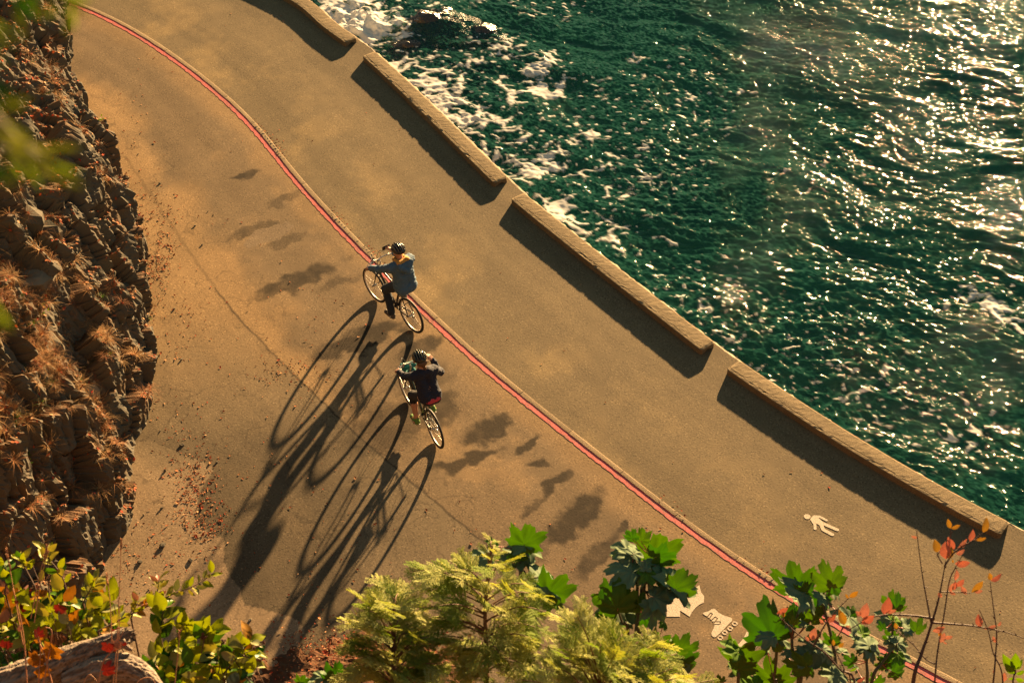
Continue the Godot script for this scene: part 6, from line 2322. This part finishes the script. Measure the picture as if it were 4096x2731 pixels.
func near_branch() -> void:
	var o := thing("overhanging_branch", "blurred yellow green leaves of a branch close to the viewer", "branch")
	var lime := leaf_mat(0.16, 0.19, 0.018, Color(0.8, 0.85, 0.3))
	var green := leaf_mat(0.055, 0.11, 0.010, Color(0.6, 0.8, 0.2))
	var deep := leaf_mat(0.018, 0.045, 0.010, Color(0.2, 0.6, 0.05))
	var pale := leaf_mat(0.25, 0.25, 0.06, Color(0.7, 0.7, 0.4))
	var olive := leaf_mat(0.10, 0.11, 0.02, Color(0.7, 0.7, 0.3))
	var slim := [oval_leaf(751, 0.5, 0.4, -0.15), oval_leaf(752, 0.42, 0.5, 0.1)]
	var far := 0.62
	for s in [[Vector2(-160, -60), Vector2(-20, -30), Vector2(90, -14), Vector2(180, 10)], [Vector2(-160, 200), Vector2(-40, 245), Vector2(40, 320), Vector2(110, 380)], [Vector2(-150, 40), Vector2(-60, 60), Vector2(0, 75)], [Vector2(-200, 330), Vector2(-60, 330), Vector2(20, 345)]]:
		var c := []
		for v in s:
			c.append(spot(v.x, v.y, far))
		stem("twig", curve(c, 6), 0.0016, 0.0007, M.twig, o, 6)
	for l in [[20, -20, 58, 52, 1], [70, -20, 92, 70, 1], [125, -10, 215, 36, 0], [150, 10, 172, 86, 0], [110, -15, 140, 40, 0], [-10, 60, 52, 106, 0], [-15, 75, 20, 120, 0], [-20, 215, 70, 236, 2], [-20, 240, 50, 270, 2], [-15, 205, 60, 220, 2], [-10, 265, 24, 372, 3], [20, 290, 70, 312, 0], [60, 335, 165, 376, 3], [15, 325, 112, 392, 3], [85, 375, 182, 440, 0], [40, 345, 100, 410, 0], [-20, 380, 25, 414, 1], [18, 385, 42, 442, 0], [-20, 300, 10, 340, 3], [70, 350, 130, 400, 3], [-20, 395, 20, 430, 2], [-20, 690, 8, 775, 0], [40, -20, 80, 30, 1], [-20, 110, 12, 150, 1]]:
		var a := spot(l[0], l[1], far + rng.randf_range(-0.03, 0.05))
		var n := Vector3(rng.randf_range(-0.5, 0.3), 0.5, 1.0).normalized()
		var tip := lying(a, spot(l[2], l[3], far), n, 0.05)
		for k in 3:
			var leaf := put("leaf", slim[rng.randi() % 2], [lime, green, deep, pale][l[4]] if k < 2 else olive, o)
			var turned := tip.rotated(n, rng.randf_range(-0.45, 0.45)) * rng.randf_range(0.7, 1.05)
			leaf.transform = leaf_frame(a + tip * 0.25 * (k - 1) + Vector3(rng.randf_range(-0.002, 0.002), rng.randf_range(-0.003, 0.003), 0), turned, n, 0.42)


func blade_tuft(seed_: int, blades: int, high: float, spread: float) -> ArrayMesh:
	var g := RandomNumberGenerator.new()
	g.seed = seed_
	var m := MB.new()
	for i in blades:
		var a := g.randf() * TAU
		var d := Vector3(cos(a), 0, sin(a))
		var s := d.cross(Vector3.UP) * 0.0022
		var h := high * g.randf_range(0.4, 1.1)
		var out := spread * g.randf_range(0.3, 1.3)
		var twist := g.randf_range(-0.6, 0.6)
		var b := d * 0.03 * g.randf()
		var first := m.v.size()
		for k in 5:
			var t := k / 4.0
			var p := b + (d + d.cross(Vector3.UP) * twist * t) * out * t * (0.6 + 0.4 * t) + Vector3(0, h * t * (1.0 - 0.95 * t * t), 0)
			m.vert(p - s * (1.0 - t * 0.9))
			m.vert(p + s * (1.0 - t * 0.9))
			var tint := Color(1, 1, 1) * (0.7 + 0.5 * t)
			m.c.append(tint)
			m.c.append(tint)
		for k in 4:
			var q := first + k * 2
			m.quad(q, q + 1, q + 3, q + 2)
	return m.mesh()


func grasses() -> void:
	# tall dry stalks by the log
	var o := thing("tall_grass", "tall reddish dry grass stalks standing before the driftwood log", "grass")
	var straw := mat(lin(0.34, 0.16, 0.075), 0.6)
	for s in [[Vector2(256, 1600), Vector2(268, 1470), Vector2(272, 1384), Vector2(278, 1242), 1.0], [Vector2(70, 1420), Vector2(82, 1360), Vector2(94, 1305), Vector2(107, 1255), 1.0], [Vector2(78, 1430), Vector2(88, 1360), Vector2(98, 1310), Vector2(108, 1270), 0.6], [Vector2(52, 1480), Vector2(38, 1400), Vector2(26, 1330), Vector2(14, 1264), 1.5], [Vector2(256, 1480), Vector2(254, 1420), Vector2(251, 1370), Vector2(244, 1322), 1.0], [Vector2(262, 1600), Vector2(270, 1500), Vector2(274, 1420), Vector2(273, 1390), 0.0],
		[Vector2(178, 1600), Vector2(200, 1552), Vector2(215, 1556), Vector2(240, 1590), 0.0], [Vector2(300, 1590), Vector2(320, 1562), Vector2(345, 1556), Vector2(360, 1575), 0.0], [Vector2(398, 1600), Vector2(404, 1540), Vector2(410, 1480), Vector2(412, 1450), 0.8]]:
		var c := []
		for i in 4:
			c.append(spot(s[i].x, s[i].y, 5.7))
		var path := curve(c, 6)
		stem("stalk", path, 0.0022, 0.0012, straw, o, 5)
		if s[4] > 0.0:
			var m := MB.new()
			var top := path[path.size() - 1]
			var dir := (top - path[path.size() - 6]).normalized()
			for i in 26:
				var p: Vector3 = top - dir * rng.randf() * 0.05 * s[4]
				var side := Vector3(rng.randf_range(-1, 1), rng.randf_range(-0.2, 1), rng.randf_range(-1, 1)).normalized()
				m.tube(line([p, p + (dir + side * 0.5) * 0.012]), [0.002, 0.0008], 4)
			put("seed_head", m.mesh(), straw, o)
	# grass on the cliff: dry and matted, with a few green tufts
	var where := []
	var colors := []
	var wg := []
	var cg := []
	var n1 := noise(0.55, 901, 2)
	for l in ledges:
		var p: Vector3 = l[0]
		var k := n1.get_noise_2d(p.z * 1.2, p.y * 1.6)
		var zone := exp(-pow((p.z + 17.4) / 1.7, 2.0)) * smooth(0.7, 1.3, p.y)
		if rng.randf() < clampf(k * 0.5 + zone * 1.5 + 0.04, 0.0, 1.0) * 0.62:
			var lean := (l[1] as Vector3) * 0.8 + Vector3(0.35, 0.35, 0.1)
			var b := Basis(Quaternion(Vector3.UP, lean.normalized())) * Basis(Vector3.UP, rng.randf() * TAU) * Basis.from_scale(Vector3.ONE * rng.randf_range(0.5, 1.25))
			if rng.randf() < 0.1:
				wg.append(Transform3D(b, p))
				cg.append(Color(0.09, 0.12, 0.015) * rng.randf_range(0.6, 1.3))
			else:
				where.append(Transform3D(b, p))
				colors.append([Color(0.30, 0.16, 0.06), Color(0.25, 0.115, 0.045), Color(0.38, 0.235, 0.11), Color(0.2, 0.085, 0.04)][rng.randi() % 4] * rng.randf_range(0.7, 1.2))
	scatter("dry_grass", blade_tuft(31, 30, 0.16, 0.24), M.litter, where, colors, "matted dry orange grass hanging on the cliff ledges", "grass")
	M.green_blade = vmat(0.6, Color(0.6, 0.9, 0.1))
	scatter("green_grass", blade_tuft(32, 22, 0.17, 0.12), M.green_blade, wg, cg, "fresh green grass tufts on the cliff ledges", "grass")
	# low leafy weeds with red and yellow leaves
	var slim := oval_leaf(761, 0.5, 0.4, -0.1)
	var mats := [leaf_mat(0.2, 0.2, 0.02, Color(0.8, 0.9, 0.05)), leaf_mat(0.33, 0.05, 0.03, Color(0.8, 0.1, 0.05)), leaf_mat(0.10, 0.15, 0.02, Color(0.5, 0.9, 0.05)), leaf_mat(0.36, 0.18, 0.03, Color(0.9, 0.5, 0.05))]
	var labels := ["red and yellow leafy weed on the cliff beside the dry grass", "yellow leaved weed above the dry grass on the cliff", "small green weed on the shaded cliff face", "red leafed weed on the lower edge of the dry grass", "yellow green creeper on the upper cliff edge beside the lane"]
	var places := [Vector3(-7.05, 1.7, -17.4), Vector3(-7.4, 2.3, -18.0), Vector3(-7.4, 2.0, -15.4), Vector3(-6.85, 1.3, -17.0), Vector3(-7.75, 1.0, -25.0)]
	for i in 5:
		var w := thing("weed", labels[i], "weed")
		var best: Array = ledges[0]
		for l in ledges:
			if (l[0] as Vector3).distance_squared_to(places[i]) < (best[0] as Vector3).distance_squared_to(places[i]):
				best = l
		for k in 34:
			var p: Vector3 = (best[0] as Vector3) + Vector3(rng.randfn(0, 0.07), 0.03 + 0.1 * rng.randf(), rng.randfn(0, 0.16))
			var d := Vector3(rng.randf_range(-0.5, 1), rng.randf_range(0, 0.8), rng.randf_range(-1, 1)).normalized() * rng.randf_range(0.035, 0.06)
			var n := Vector3(rng.randf_range(-0.2, 0.7), 0.6, rng.randf_range(-0.6, 0.6)).normalized()
			var leaf := put("leaf", slim, mats[[[0, 1, 1, 3], [0, 0, 2, 0], [2, 2, 2, 0], [1, 1, 3, 0], [0, 2, 0, 2]][i][rng.randi() % 4]], w)
			leaf.transform = leaf_frame(p, d, n)
			if k % 4 == 0:
				stem("stem", line([best[0] - Vector3(0, 0.04, 0), (best[0] as Vector3).lerp(p, 0.6), p]), 0.002, 0.001, M.twig, w, 4)
